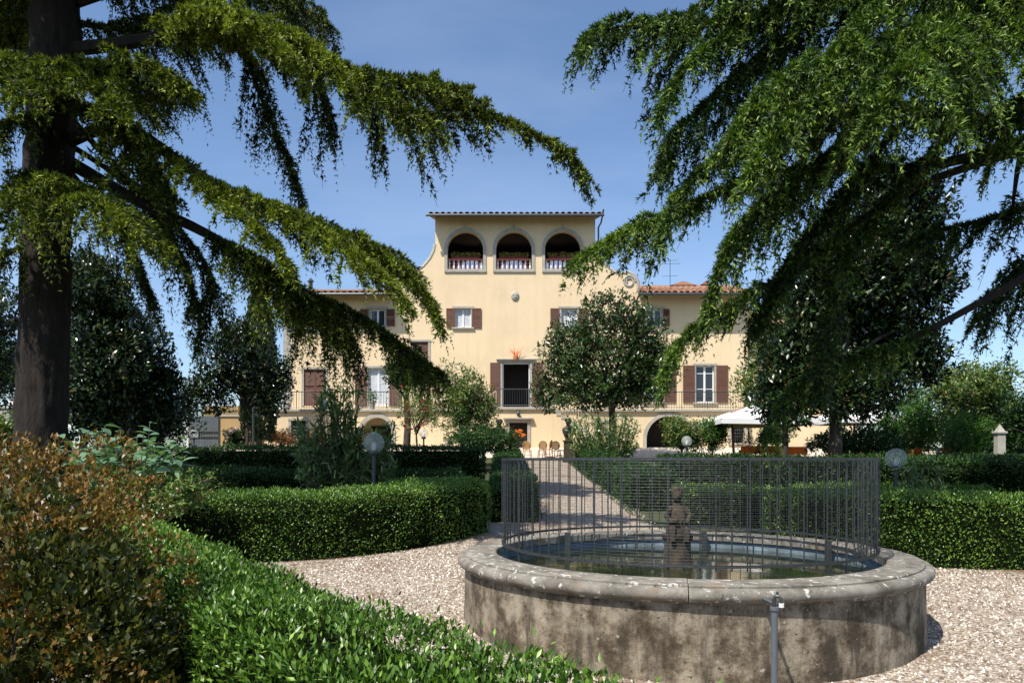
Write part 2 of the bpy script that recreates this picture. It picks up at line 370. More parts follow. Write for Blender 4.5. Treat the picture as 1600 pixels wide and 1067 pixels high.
def hedge(label, line, w, h, dens, ll, lw, mat, lump=.05, hvar=None, upright=.5, group=None, core=.74):
    line = smooth_line(line, 3); p, Lg = resample(line, .25)
    tan = nrm(np.gradient(p, axis=0)); nor = np.stack([tan[:, 1], -tan[:, 0]], 1)
    base = p[0]; loc = (base[0], base[1], float(g(base[1])))
    t = thing('box_hedge', loc, label, 'hedge', group)
    # solid twiggy core, near-black so its colour gives the shade between leaves
    ci = .93; vs = []
    for i in range(len(p)):
        z0 = float(g(p[i, 1]))
        for o, z in ((-w/2*ci, .0), (-w/2*ci, h*.74), (-w/2*ci*.75, h-.11), (w/2*ci*.75, h-.11), (w/2*ci, h*.74), (w/2*ci, .0)):
            e = p[i] + nor[i]*o
            if i == 0: e = e + tan[0]*.12
            if i == len(p)-1: e = e - tan[-1]*.12
            vs.append((e[0], e[1], z0+z+(0.0 if z else -.1)))
    vs = np.array(vs); k = 6; fs = []
    for i in range(len(p)-1):
        for j in range(k-1): fs.append((i*k+j, i*k+j+1, (i+1)*k+j+1, (i+1)*k+j))
    m = MB(); m.add(vs, fs + [tuple(range(k)), tuple((len(p)-1)*k+j for j in range(k-1, -1, -1))]); m.build('twig_shade_core', M['core'], t)
    # leaf shell
    per = 2*h + w; area = Lg*per + 2*w*h; n = int(area*dens)
    s = rng.random(n)*(Lg + 2*w*h/per); q = rng.random(n)*per
    endm = s > Lg; s2 = np.clip(s, 0, Lg); si = s2/Lg*(len(p)-1)
    cx = np.stack([np.interp(si, np.arange(len(p)), p[:, i]) for i in range(2)], 1)
    nn = nrm(np.stack([np.interp(si, np.arange(len(p)), nor[:, i]) for i in range(2)], 1))
    tt = np.stack([-nn[:, 1], nn[:, 0]], 1)
    o = np.where(q < h, -w/2, np.where(q < h+w, q-h-w/2, w/2)); z = np.where(q < h, q, np.where(q < h+w, h, per-q))
    no = np.where(q < h, -1., np.where(q < h+w, 0, 1)); nz = np.where((q >= h) & (q < h+w), 1., 0)
    # rounded shoulders
    rr = .16; cz = z - (h-rr); cxo = np.abs(o) - (w/2-rr)
    m_ = (cz > 0) & (cxo > 0); dd = np.sqrt(cz**2+cxo**2)+1e-6; sc = np.where(m_ & (dd > rr), rr/dd, 1)
    o = np.where(m_, np.sign(o)*((w/2-rr)+cxo*sc), o); z = np.where(m_, (h-rr)+cz*sc, z)
    no = np.where(m_, np.sign(o)*cxo/dd, no); nz = np.where(m_, cz/dd, nz)
    N3 = np.concatenate([nn*no[:, None], nz[:, None]], 1)
    xy = cx + nn*o[:, None]
    ne = endm.sum()
    if ne:
        sg = np.where(rng.random(ne) < .5, 0, 1); idx = np.where(sg == 0, 0, len(p)-1)
        oo = rng.uniform(-w/2, w/2, ne); dirn = np.where(sg == 0, -1., 1.)[:, None]*tan[idx]
        xy[endm] = p[idx] + nor[idx]*oo[:, None]; z[endm] = rng.random(ne)*h
        N3[endm] = np.concatenate([dirn, np.zeros((ne, 1))], 1)
    Z = g(xy[:, 1]) + z
    p3 = np.concatenate([xy, Z[:, None]], 1)
    dsp = noise(p3, 2.2)*lump*1.2 + noise(p3, 6.0)*lump*.7 + rng.normal(0, .012, n)
    if hvar: p3[:, 2] += hvar*noise(p3*np.array([1, 1, 0]), .9)*np.clip(z/h, 0, 1)
    p3 = p3 + N3*(dsp - rng.random(n)**1.5*.10 + .02)[:, None]
    keep = (p3[:, 2] > g(p3[:, 1])+.01) & ~((noise(p3, 3.1) > .85) & (rng.random(n) < .7))
    p3, N3 = p3[keep], N3[keep]; n = len(p3)
    A = N3*.55 + UP*upright + rnd(n)*.5
    Nn = N3*.8 + UP*.5 + rnd(n)*.45
    # stray shoots standing proud of the clipped surface
    L = ll*rng.uniform(.65, 1.25, n); Wd = lw*rng.uniform(.7, 1.2, n)
    sh = rng.random(n) < .035; p3[sh] += (N3[sh]*.5+UP*.7)*rng.uniform(.0, .07, sh.sum())[:, None]
    tint = np.clip(rng.normal(.42, .2, n) + .18*noise(p3, 1.5) + .25*sh, 0, 1)
    leaves('foliage', p3, A, Nn, L, Wd, mat, t, tint)
    return t

def limb_tubes(paths, name, mat, parent, n=6):
    m = MB()
    for pts, rad in paths: m.tube(pts, rad, n)
    return m.build(name, mat, parent, smooth=True)
def curve3(a, b, sag, k=6):
    a = np.array(a); b = np.array(b); u = np.linspace(0, 1, k)[:, None]
    return a*(1-u) + b*u + np.array(sag)*(4*u*(1-u))

def crown_points(lobes, ncl, shell=.55):
    """cluster centres spread through a set of ellipsoid lobes (cx,cy,cz,rx,ry,rz)"""
    lobes = np.array(lobes, float); vol = lobes[:, 3]*lobes[:, 4]*lobes[:, 5]; wt = vol**.75
    which = rng.choice(len(lobes), ncl, p=wt/wt.sum()); L = lobes[which]
    d = nrm(rnd(ncl)); r = rng.uniform(shell, 1, ncl)
    c = L[:, :3] + d*L[:, 3:]*r[:, None]*(1+.18*noise(d*2+L[:, :3], 1.3))[:, None]
    return c, nrm(d*.8 + UP*.35)
def broadleaf(name, label, cat, base, trunk_top, r0, lobes, ncl, per, ll, lw, mat, bark='bark2', group=None, shell=.45, droop=0, limbs=14, spread=.12, six=True, flowers=None, trunkname='trunk', bend=.2):
    t = thing(name, tuple(base), label, cat, group)
    c, ax = crown_points(lobes, ncl, shell)
    base = np.array(base); tt = np.array(trunk_top)
    m = MB(); mid = (base+tt)/2 + np.array([.06, .03, 0])*np.linalg.norm(tt-base)*.4
    m.tube([base-np.array([0, 0, .15]), base*.8+mid*.2, mid, tt], [r0*1.35, r0*1.05, r0*.88, r0*.7], 10)
    m.build(trunkname, M[bark], t, smooth=True)
    ends = c[rng.choice(len(c), min(limbs, len(c)), replace=False)]
    paths = []
    for e in ends:
        st = mid*(.35) + tt*.65 if rng.random() < .5 else tt
        cv = curve3(st, e, np.array([0, 0, .12*np.linalg.norm(e-st)])*(-1 if droop else 1)); paths.append((cv, np.linspace(r0*.5, r0*.10+.008, 6)))
    limb_tubes(paths, 'limb', M[bark], t, 5)
    n = ncl*per; pc = np.repeat(c, per, 0); pa = np.repeat(ax, per, 0)
    A = nrm(pa*.45 + rnd(n)*.75 - UP*droop)
    pos = pc + rnd(n)*spread + A*ll*.1
    Nn = pa*.6 + UP*.8 + rnd(n)*.35
    L = ll*rng.uniform(.6, 1.2, n); Wd = lw*rng.uniform(.7, 1.15, n)
    tint = np.clip(rng.normal(.4, .17, n) + .15*np.repeat(rng.normal(size=ncl), per) + (rng.random(n) < .03)*.6, 0, 1)
    leaves('crown', pos, A, Nn, L, Wd, mat, t, tint, six=six, **({'bend': bend} if six else {}))
    if flowers:
        fm, nf, fs = flowers
        fc, fa = crown_points(lobes, nf, .95); k = 6
        a2 = nrm(np.repeat(fa, k, 0)*.6 + rnd(nf*k)*.8)
        leaves('blossom', np.repeat(fc, k, 0)+rnd(nf*k)*fs*.15, a2, rnd(nf*k), np.full(nf*k, fs), np.full(nf*k, fs*.8), M[fm], t)
    return t

def frame_of(pts):
    return nrm(np.gradient(pts, axis=0))
class Cedar:
    def __init__(s, trunk, r, top, label, mat, bark='bark'):
        s.root = thing('cedar_tree', tuple(trunk[0]), label, 'tree')
        s.mat = mat; s.bark = M[bark]; s.tp = []; s.td = []; s.sz = []; s.tn = []; s.paths = []; s.twigs = []
        pts = smooth_line(trunk, 2); pts, L = resample(pts, .12)
        n = 72; vs = []
        for i, p in enumerate(pts):
            rr = np.interp(p[2], [x[0] for x in r], [x[1] for x in r])
            a = np.arange(n)/n*2*math.pi
            ring = np.stack([np.cos(a), np.sin(a), np.zeros(n)], 1)
            q = p + ring*rr
            d = np.abs(noise(q*np.array([1, 1, .22]), 13))*.045 + noise(q*np.array([1, 1, .6]), 4)*.03 + noise(q*np.array([1, 1, .5]), 26)*.012
            vs.append(q + ring*d[:, None])
        V = np.concatenate(vs); fs = [(i*n+k, i*n+(k+1) % n, (i+1)*n+(k+1) % n, (i+1)*n+k) for i in range(len(pts)-1) for k in range(n)]
        np_obj('trunk', V, fs, s.bark, s.root, smooth=True)
    def branch(s, line, r0=.09, r1=.012, start=.15, l2=1.0, step=.13, droop=.35, hang=.3, tuft=.078, dens=1.0, fwd=.55, tip=.35, tint=0., tstep=.042, clump=.7, weep=.34, twsp=.058, up=.22):
        pts = smooth_line(line, 3); pts, L = resample(pts, .08)
        pts = pts + np.stack([noise(pts, 1.1+.1*i)*.05 for i in range(3)], 1)*np.linspace(0, 1, len(pts))[:, None]
        tan = frame_of(pts); N = len(pts)
        k = max(4, N//4); idx = np.linspace(0, N-1, k).astype(int)
        s.paths.append((pts[idx], np.linspace(r0, r1, k)))
        nsec = int(L*(1-start)/step*2*dens); cs = rng.uniform(0, 50)
        cf = np.clip(1 + clump*noise(np.stack([np.linspace(0, L, N)+cs, np.full(N, cs), np.zeros(N)], 1), 2.6)*1.3, .45, 1.7)
        for j in range(nsec):
            u = start + (1-start)*(j+rng.random())/nsec
            i = min(int(u*(N-1)), N-1); p0 = pts[i]; t = tan[i]
            side = nrm(np.cross(t, UP)); sg = 1 if j % 2 else -1
            taper = (1-tip) * math.sqrt(max(0, 1-u)) + tip
            ramp_in = min(1, .45 + (u-start)/(.3*(1-start)+1e-6))
            ls = l2*taper*ramp_in*rng.uniform(.4, 1.1)*cf[i]
            d2 = nrm(side*sg*rng.uniform(.25, 1) + t*fwd*rng.uniform(.5, 1.3) + UP*rng.uniform(-.25, .3))
            m = max(4, int(ls/.07)); uu = np.linspace(0, 1, m)[:, None]
            dr = droop*rng.uniform(.6, 1.6); wp = 1.0 if rng.random() < .14 else weep
            sec = p0 + d2*ls*uu - UP*dr*ls*uu**2
            if ls > .55: q_ = sec[np.linspace(0, m-1, 4).astype(int)]; s.twigs.append((q_, np.linspace(.008, .003, 4)))
            st = frame_of(sec)
            # hanging twigs
            nt_ = max(3, int(ls/twsp)); a = rng.random(nt_)**.8*(m-1); ia = a.astype(int)
            q0 = sec[ia]; l3 = hang*rng.uniform(.25, 1.2, nt_)*(1-.3*a/(m-1))*(1.35 if rng.random() < .12 else .78)
            sd = nrm(np.cross(st[ia], UP))*np.where(rng.random(nt_) < .5, 1, -1)[:, None]
            d3 = nrm(sd*rng.uniform(.1, .7, nt_)[:, None] + st[ia]*.6 + UP*rng.uniform(-.3, .3, nt_)[:, None])
            nk = np.maximum(3, (l3/tstep).astype(int)); rep = np.repeat(np.arange(nt_), nk)
            w = np.concatenate([np.linspace(.04, 1, q) for q in nk])[:, None]
            l = l3[rep][:, None]; dn = rng.uniform(.6, 1.15, nt_)[rep][:, None]*(.6+droop)*wp
            tp = q0[rep] + d3[rep]*l*(w-.35*w*w) - UP*l*w**2*dn
            td = nrm(d3[rep]*(1-.7*w) - UP*2*w*dn + UP*up)
            s.tp.append(tp); s.td.append(td); s.sz.append(tuft*(1.12-.5*w[:, 0])); s.tn.append(tint + (rng.normal(0, .10, nt_)+rng.normal(0, .08))[rep] + .38*(w[:, 0]-.45))  # fresh tips paler, inner needles darker: light and shade put into the tint
            iu = rng.random(int(ls/(tstep*.7))+1)*(m-1); ii = iu.astype(int)
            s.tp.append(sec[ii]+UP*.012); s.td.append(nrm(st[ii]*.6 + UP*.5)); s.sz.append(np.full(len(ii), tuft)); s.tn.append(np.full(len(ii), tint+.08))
    def finish(s, blades=5):
        for pts_, rad_ in s.paths: limb_tubes([(pts_, rad_)], 'branch', s.bark, s.root, 6)
        m = MB()
        for q_ in s.twigs: m.tube(q_[0], q_[1], 3, False)
        m.build('twigs', s.bark, s.root, kind='stuff')
        tp = np.concatenate(s.tp); td = np.concatenate(s.td); sz = np.concatenate(s.sz); tn = np.concatenate(s.tn); n = len(tp)
        tp = tp + rnd(n)*.008
        Pn = np.repeat(tp, blades, 0); D = np.repeat(td, blades, 0); S = np.repeat(sz, blades)
        d = nrm(D*.9 + rnd(len(Pn))*.5 + UP*.06); sd = nrm(np.cross(d, rnd(len(Pn))))
        L = S*rng.uniform(.75, 1.5, len(Pn)); w = S*.185
        V = np.stack([Pn - sd*w[:, None], Pn + sd*w[:, None], Pn + d*L[:, None]], 1).reshape(-1, 3)
        Fc = np.arange(len(V)).reshape(-1, 3)
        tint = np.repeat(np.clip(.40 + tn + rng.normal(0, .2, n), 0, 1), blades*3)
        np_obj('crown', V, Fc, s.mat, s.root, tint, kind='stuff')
        print('cedar tris', len(Fc))
def px(*pts): return np.array([P(*p) for p in pts])

# ------------------------------------------------------------------ ground, gravel, path
def sheet(name, xs, ys, mat, dz=0, kind='structure'):
    V = np.array([(x, y, float(g(y))+dz) for y in ys for x in xs]); nx = len(xs)
    Fc = [(j*nx+i, j*nx+i+1, (j+1)*nx+i+1, (j+1)*nx+i) for j in range(len(ys)-1) for i in range(nx-1)]
    return np_obj(name, V, Fc, mat, None, kind=kind)
sheet('ground', [-1500, -300, -60, -20, 0, 20, 60, 300, 1500], [-300, -40, -5, 1, 6, 10.5, 20, 30, 38, 40.6, 46, 80, 300, 2500], M['soil'])
FX, FY = 1.85, 8.4
def polar_sheet(name, cx, cy, r, mat, dz):
    V = [(cx, cy, float(g(cy))+dz)]; n = 128; rs = list(np.linspace(.25, r, 26))
    for q in rs:
        for i in range(n):
            a = 2*math.pi*i/n; x, y = cx+q*math.cos(a), cy+q*math.sin(a); V.append((x, y, float(g(y))+dz))
    Fc = [(0, 1+i, 1+(i+1) % n, 1+(i+1) % n) for i in range(n)]
    m = MB(); m.add(V, [(0, 1+i, 1+(i+1) % n) for i in range(n)] + [(1+j*n+i, 1+(j+1)*n+i, 1+(j+1)*n+(i+1) % n, 1+j*n+(i+1) % n) for j in range(len(rs)-1) for i in range(n)])
    return m.build(name, mat, None, kind='structure')
polar_sheet('gravel_circle', FX, FY, 6.3, M['gravel'], .02)
V = []; ys = np.linspace(12, 40.4, 40)
for y in ys:
    fl = max(0, (17-y)/5)*.6
    V += [(-.35-fl, y, float(g(y))+.03), (2.55+fl, y, float(g(y))+.03)]
np_obj('gravel_path', np.array(V), [(2*i, 2*i+1, 2*i+3, 2*i+2) for i in range(39)], M['gravel'], None, kind='structure')
xs = np.linspace(-16, 24, 30)
sheet('terrace_paving', xs, [38.2, 40.6, 43.9], plain('pale_paving', (.55, .48, .38), .9, .15, 3), .045)

# ------------------------------------------------------------------ fountain
def build_fountain():
    t = thing('fountain_basin', (FX, FY, 0), 'round low stone fountain basin with weathered wall and lichen spotted rim', 'fountain')
    R, ri, zt = 2.44, 2.02, .61
    m = MB(); m.lathe([(2.385, -.45), (2.365, .1), (2.36, .45), (2.36, zt-.11)], (FX, FY, 0), 96); m.build('wall', M['render'], t, True)
    prof = [(ri, zt-.09), (ri, zt-.012), (ri+.012, zt), (R-.095, zt), (R-.085, zt-.008), (R-.085, zt-.022), (R-.07, zt-.024)]
    for k in range(9):
        a = math.radians(70 - k*22); prof.append((R-.055+.055*math.cos(a)+.0, zt-.078+.055*math.sin(a)))
    prof += [(R-.06, zt-.135), (R-.06, zt-.15), (2.34, zt-.15), (ri+.1, zt-.12)]
    ns = 9; gap = .0016
    sm = MB().lathe(prof, (0, 0, 0), 12, gap, 2*math.pi/ns-gap).mesh('coping_stone', M['coping'], True)
    for k in range(ns):
        o = inst('coping_stone', sm, t, (FX, FY, rng.uniform(-.003, .003)), 2*math.pi*k/ns+.33)
    m = MB(); m.lathe([(ri+.06, zt-.02), (ri+.03, zt-.1), (ri+.03, .05)], (FX, FY, 0), 96); m.build('basin_lining', M['basin'], t, True)
    m = MB(); m.lathe([(0, .425), (.8, .425), (ri+.035, .425)], (FX, FY, 0), 96); m.build('water', M['water'], t, True)
    for a in (2.2, 1.2, .3):
        m = MB(); m.box(FX+1.93*math.cos(a)-.03, FX+1.93*math.cos(a)+.03, FY+1.93*math.sin(a)-.03, FY+1.93*math.sin(a)+.03, .3, .66, .005)
        m.build('bracket', M['galv'], t)
    # cage
    c = thing('fountain_cage', (FX, FY, zt), 'circular grey steel bar cage with wire mesh standing inside the fountain rim', 'fence')
    rc = 1.955; zb, zc = .70, 1.605; nb = 92
    def ringtube(r, z, rad, n=96, k=6):
        return MB().tube([(FX+r*math.cos(2*math.pi*i/n), FY+r*math.sin(2*math.pi*i/n), z) for i in range(n+1)], rad, k, False)
    m = MB()
    for z, nm in ((zc, 'top_rail'), (zb, 'bottom_rail')):
        mm = MB(); mm.lathe([(rc-.006, z-.013), (rc+.006, z-.013), (rc+.006, z+.013), (rc-.006, z+.013), (rc-.006, z-.013)], (FX, FY, 0), 96)
        mm.build(nm, M['galv'], c, True)
    bm_ = MB().tube([(0, 0, zb-.04), (0, 0, zc-.01)], .006, 6).mesh('bar', M['galv'], True)
    bt = MB().tube([(0, 0, zt-.06), (0, 0, zc-.01)], .010, 6).mesh('post', M['galv'], True)
    for k in range(nb):
        a = 2*math.pi*k/nb; post = k % 13 == 0
        inst('post' if post else 'bar', bt if post else bm_, c, (FX+(rc-.016)*math.cos(a), FY+(rc-.016)*math.sin(a), 0))
    # fine wire mesh: rings and uprights
    m = MB(); rw = rc+.010
    for k in range(34):
        z = zb+.0 + (zc-zb)*k/34
        n = 72; rad = .0006
        m.add([(FX+(rw+dx)*math.cos(2*math.pi*i/n), FY+(rw+dx)*math.sin(2*math.pi*i/n), z+dz) for i in range(n) for dx, dz in ((0, rad), (rad, -rad), (-rad, -rad))],
              [(i*3+j, i*3+(j+1) % 3, ((i+1) % n)*3+(j+1) % 3, ((i+1) % n)*3+j) for i in range(n) for j in range(3)])
    for k in range(440):
        a = 2*math.pi*k/440; x, y = FX+rw*math.cos(a), FY+rw*math.sin(a)
        m.tube([(x, y, zb), (x, y, zc)], .0005, 3, False)
    m.build('wire_mesh', M['wire'], c, kind='stuff')
    for a in (-.15, -.05):
        m = MB(); x, y = FX+1.93*math.cos(a), FY+1.93*math.sin(a)
        m.tube([(x-.05, y, zt+.02), (x+.05, y+.01, zt+.10), (x+.05, y+.01, zb+.06)], .012, 5)
        m.build('clamp', M['galv'], c)
    # statue on its plinth
    s = thing('fountain_statue', (FX-.04, FY, .3), 'small mossy brown stone cherub figure on a column in the fountain water', 'statue')
    x, y = FX-.04, FY
    m = MB(); m.lathe([(0, .3), (.17, .3), (.165, .44), (.15, .5), (.145, .72), (.17, .75), (.175, .79), (0, .79)], (x, y, 0), 14); m.build('plinth', M['mossy'], s, True)
    m = MB()
    def blob(cx, cz, rx, ry, rz, cy=0): m.lathe([(math.sin(a)*1.0, -math.cos(a)) for a in np.linspace(0, math.pi, 9)], (0, 0, 0), 12)
    prof = [(.0, .785), (.165, .79), (.155, .86), (.15, .93), (.125, .99), (.115, 1.05), (.10, 1.09), (.055, 1.125), (.045, 1.15), (.0, 1.16)]
    m.lathe(prof, (x, y, 0), 14, sx=1, sy=.8)
    hp = [(0, -.085)] + [(.075*math.sin(a), -.085*math.cos(a)) for a in np.linspace(.3, math.pi-.3, 8)] + [(0, .085)]
    m.lathe(hp, (x-.01, y-.02, 1.215), 12)
    m.tube([(x-.10, y-.03, 1.08), (x-.17, y-.08, .99), (x-.12, y-.15, .93), (x-.02, y-.15, .95)], [.038, .034, .03, .028], 8)
    m.tube([(x+.10, y-.03, 1.08), (x+.155, y-.06, .99), (x+.10, y-.14, .92), (x+.02, y-.15, .95)], [.038, .034, .03, .028], 8)
    m.tube([(x-.07, y-.05, .86), (x-.11, y-.17, .84), (x-.10, y-.19, .72)], [.06, .05, .035], 8)
    m.tube([(x+.07, y-.05, .86), (x+.09, y-.17, .83), (x+.08, y-.19, .72)], [.06, .05, .035], 8)
    m.tube([(x-.01, y-.09, 1.21), (x-.012, y-.112, 1.20)], [.016, .012], 6)
    o = m.build('figure', M['mossy'], s, True)
    hm = MB()
    for k in range(14):
        a = k*2.4; hm.lathe([(0, -.03), (.026, -.012), (.026, .012), (0, .03)], (x-.01+.055*math.cos(a), y-.01+.055*math.sin(a), 1.255+.03*math.sin(k)), 7)
    hm.tube([(x-.01, y, 1.29), (x-.015, y, 1.34)], [.02, .008], 6)
    hm.build('hair', M['mossy'], s, True)
    for ch in s.children:
        if ch.name.startswith(('figure', 'hair')): ch.scale = (.8, .8, 1.0)
    # stand pipe with tap
    X, Y = 1.92, 5.62
    q = thing('standpipe_tap', (X, Y, -.22), 'dark grey garden standpipe with a brass tap in front of the basin wall', 'tap')
    MB().tube([(X, Y, -.3), (X, Y, .505)], .024, 12).build('pipe', M['slate'], q, True)
    MB().lathe([(.0, .5), (.033, .5), (.033, .525), (.0, .527)], (X, Y, 0), 12).build('collar', M['slate'], q, True)
    MB().tube([(X-.0, Y, .52), (X-.005, Y, .57), (X+.005, Y, .60), (X+.025, Y-.01, .605), (X+.043, Y-.02, .585), (X+.045, Y-.02, .54)], [.014, .014, .015, .014, .012, .012], 8).build('spout', M['galv'], q, True)
    MB().tube([(X+.045, Y-.02, .555), (X+.045, Y-.02, .525)], .019, 8).build('nozzle', M['white'], q, True)
    MB().tube([(X+.022, Y, .60), (X+.022, Y, .635)], [.011, .008], 6).build('handle', M['galv'], q, True)
    MB().tube([(X+.005, Y, .545), (X+.06, Y+.55, .5)], .014, 6).build('supply_pipe', M['slate'], q, True)
build_fountain()

# pebbles and litter (loose surface of the gravel)
def pebbles():
    n = 28000
    a = rng.uniform(0, 2*math.pi, n); r = np.sqrt(rng.uniform(2.4**2, 5.3**2, n))
    x, y = FX+r*np.cos(a), FY+r*np.sin(a)
    m2 = rng.random(n) < .14; x = np.where(m2, rng.uniform(-.3, 2.9, n), x); y = np.where(m2, rng.uniform(11, 24, n), y)
    kp = np.ones(n, bool)
    s = rng.uniform(.008, .02, n)*np.where(rng.random(n) < .1, 1.4, 1)
    c = np.stack([x, y, g(y)+.034], 1); th = rng.uniform(0, 6.28, n)
    ring = [c + np.stack([np.cos(th+k*1.571)*s*rng.uniform(.7, 1.3, n), np.sin(th+k*1.571)*s*rng.uniform(.7, 1.2, n), -.012+0*s], 1) for k in range(4)]
    top = c + np.stack([s*rng.uniform(-.3, .3, n), s*rng.uniform(-.3, .3, n), s*rng.uniform(.25, .65, n)], 1)
    V = np.stack(ring+[top], 1).reshape(-1, 3); b = (np.arange(n)*5)[:, None]
    Fc = np.concatenate([b+np.array([[k, (k+1) % 4, 4]]) for k in range(4)])
    o = np_obj('gravel_pebbles', V, Fc, M['pebble'], None, np.repeat(rng.random(n), 5), kind='stuff')
    tag(o, 'loose pale pinkish gravel stones covering the ground around the fountain', 'gravel', kind='stuff')
    n = 15000
    a = rng.uniform(0, 2*math.pi, n); r = 5.75-np.abs(rng.normal(0, .55, n)); r = np.where(rng.random(n) < .2, rng.uniform(2.5, 5.6, n), r)
    x, y = FX+r*np.cos(a), FY+r*np.sin(a)
    p = np.stack([x, y, g(y)+.036], 1); A = rnd(n); A[:, 2] *= .15
    o = leaves('fallen_leaves', p, A, np.tile(UP, (n, 1))+rnd(n)*.25, rng.uniform(.02, .045, n), rng.uniform(.008, .018, n), M['litter'], None)
    tag(o, 'small brown fallen leaves scattered over the gravel along the hedges', 'leaf litter', kind='stuff')
pebbles()

# ------------------------------------------------------------------ house
YF = 44.0; SCL = F/YF
def hx(p, Y=YF): return (p-800)*Y/F
def hz(p, Y=YF): return EYE + (718-p)*Y/F
def wall_open(m, x0, x1, z0, z1, y, ops, depth, back=None):
    """front wall plane at y with rectangular or arched openings (x0,x1,z0,z1,arch) and reveals going to y+depth"""
    xs = sorted({x0, x1} | {v for o in ops for v in o[:2]}); zs = sorted({z0, z1} | {v for o in ops for v in o[2:4]})
    for a, b in zip(xs[:-1], xs[1:]):
        for c, d in zip(zs[:-1], zs[1:]):
            mx, mz = (a+b)/2, (c+d)/2
            if any(o[0] < mx < o[1] and o[2] < mz < o[3] for o in ops): continue
            m.quad((a, y, c), (b, y, c), (b, y, d), (a, y, d))
    for o in ops:
        a, b, c, d = o[:4]; e = y+depth
        if o[4]:
            r = (b-a)/2; h = min(r, d-c); zc = d-h; cx = (a+b)/2; n = 16
            arc = [(cx-r*math.cos(math.pi*i/n), zc+h*math.sin(math.pi*i/n)) for i in range(n+1)]
            for i in range(n):
                (xa, za), (xb, zb) = arc[i], arc[i+1]
                if min(za, zb) < d-1e-6: m.quad((xa, y, za), (xb, y, zb), (xb, y, d), (xa, y, d))
                m.quad((xa, y, za), (xa, e, za), (xb, e, zb), (xb, y, zb))
            m.quad((a, y, c), (a, e, c), (a, e, zc), (a, y, zc)); m.quad((b, y, c), (b, y, zc), (b, e, zc), (b, e, c))
        else:
            m.quad((a, y, c), (a, e, c), (a, e, d), (a, y, d)); m.quad((b, y, c), (b, y, d), (b, e, d), (b, e, c))
            m.quad((a, y, d), (a, e, d), (b, e, d), (b, y, d))
        m.quad((a, y, c), (b, y, c), (b, e, c), (a, e, c))
def arch_surround(m, a, b, c, d, y0, y1, w, sill=True):
    r = (b-a)/2; h = min(r, d-c); zc = d-h; cx = (a+b)/2; n = 20
    inn = [(a, c)] + [(cx-r*math.cos(math.pi*i/n), zc+h*math.sin(math.pi*i/n)) for i in range(n+1)] + [(b, c)]
    out = [(a-w, c)] + [(cx-(r+w)*math.cos(math.pi*i/n), zc+(h+w)*math.sin(math.pi*i/n)) for i in range(n+1)] + [(b+w, c)]
    for i in range(len(inn)-1):
        p, q, s, t = inn[i], inn[i+1], out[i+1], out[i]
        m.quad((p[0], y0, p[1]), (q[0], y0, q[1]), (s[0], y0, s[1]), (t[0], y0, t[1]))
        m.quad((t[0], y0, t[1]), (s[0], y0, s[1]), (s[0], y1, s[1]), (t[0], y1, t[1]))
        m.quad((p[0], y0, p[1]), (p[0], y1, p[1]), (q[0], y1, q[1]), (q[0], y0, q[1]))
    if sill: m.box(a-w, b+w, y0-.03, y1, c-w, c, .01)
def rect_surround(m, a, b, c, d, y0, y1, w, sill=.0, head=True):
    m.box(a-w, a, y0, y1, c, d, .006); m.box(b, b+w, y0, y1, c, d, .006)
    if head: m.box(a-w-.02, b+w+.02, y0-.02, y1, d, d+w, .006)
    if sill: m.box(a-w-.05, b+w+.05, y0-.09, y1, c-sill, c, .008)

house = thing('villa', (0.2, YF, 2.2), 'ochre yellow villa with a three arched loggia tower and brown shutters', 'house')
def shutter(parent, a, b, c, d, y, slats=True):
    m = MB(); fr = .05
    m.box(a, a+fr, y, y+.045, c, d); m.box(b-fr, b, y, y+.045, c, d)
    for z in (c, (c+d)/2-.04, d-.08): m.box(a+fr, b-fr, y+.002, y+.043, z, z+.08)
    o = m.build('shutter', M['brown'], parent)
    m = MB(); z = c+.10
    while z < d-.12:
        if abs(z-(c+d)/2) > .07: m.add([(a+fr, y+.006, z), (b-fr, y+.006, z), (b-fr, y+.038, z+.045), (a+fr, y+.038, z+.045), (a+fr, y+.012, z-.006), (b-fr, y+.012, z-.006), (b-fr, y+.044, z+.039), (a+fr, y+.044, z+.039)], [(0,1,2,3),(7,6,5,4),(0,4,5,1)])
        z += .055
    m.build('louvres', M['brown'], o); return o
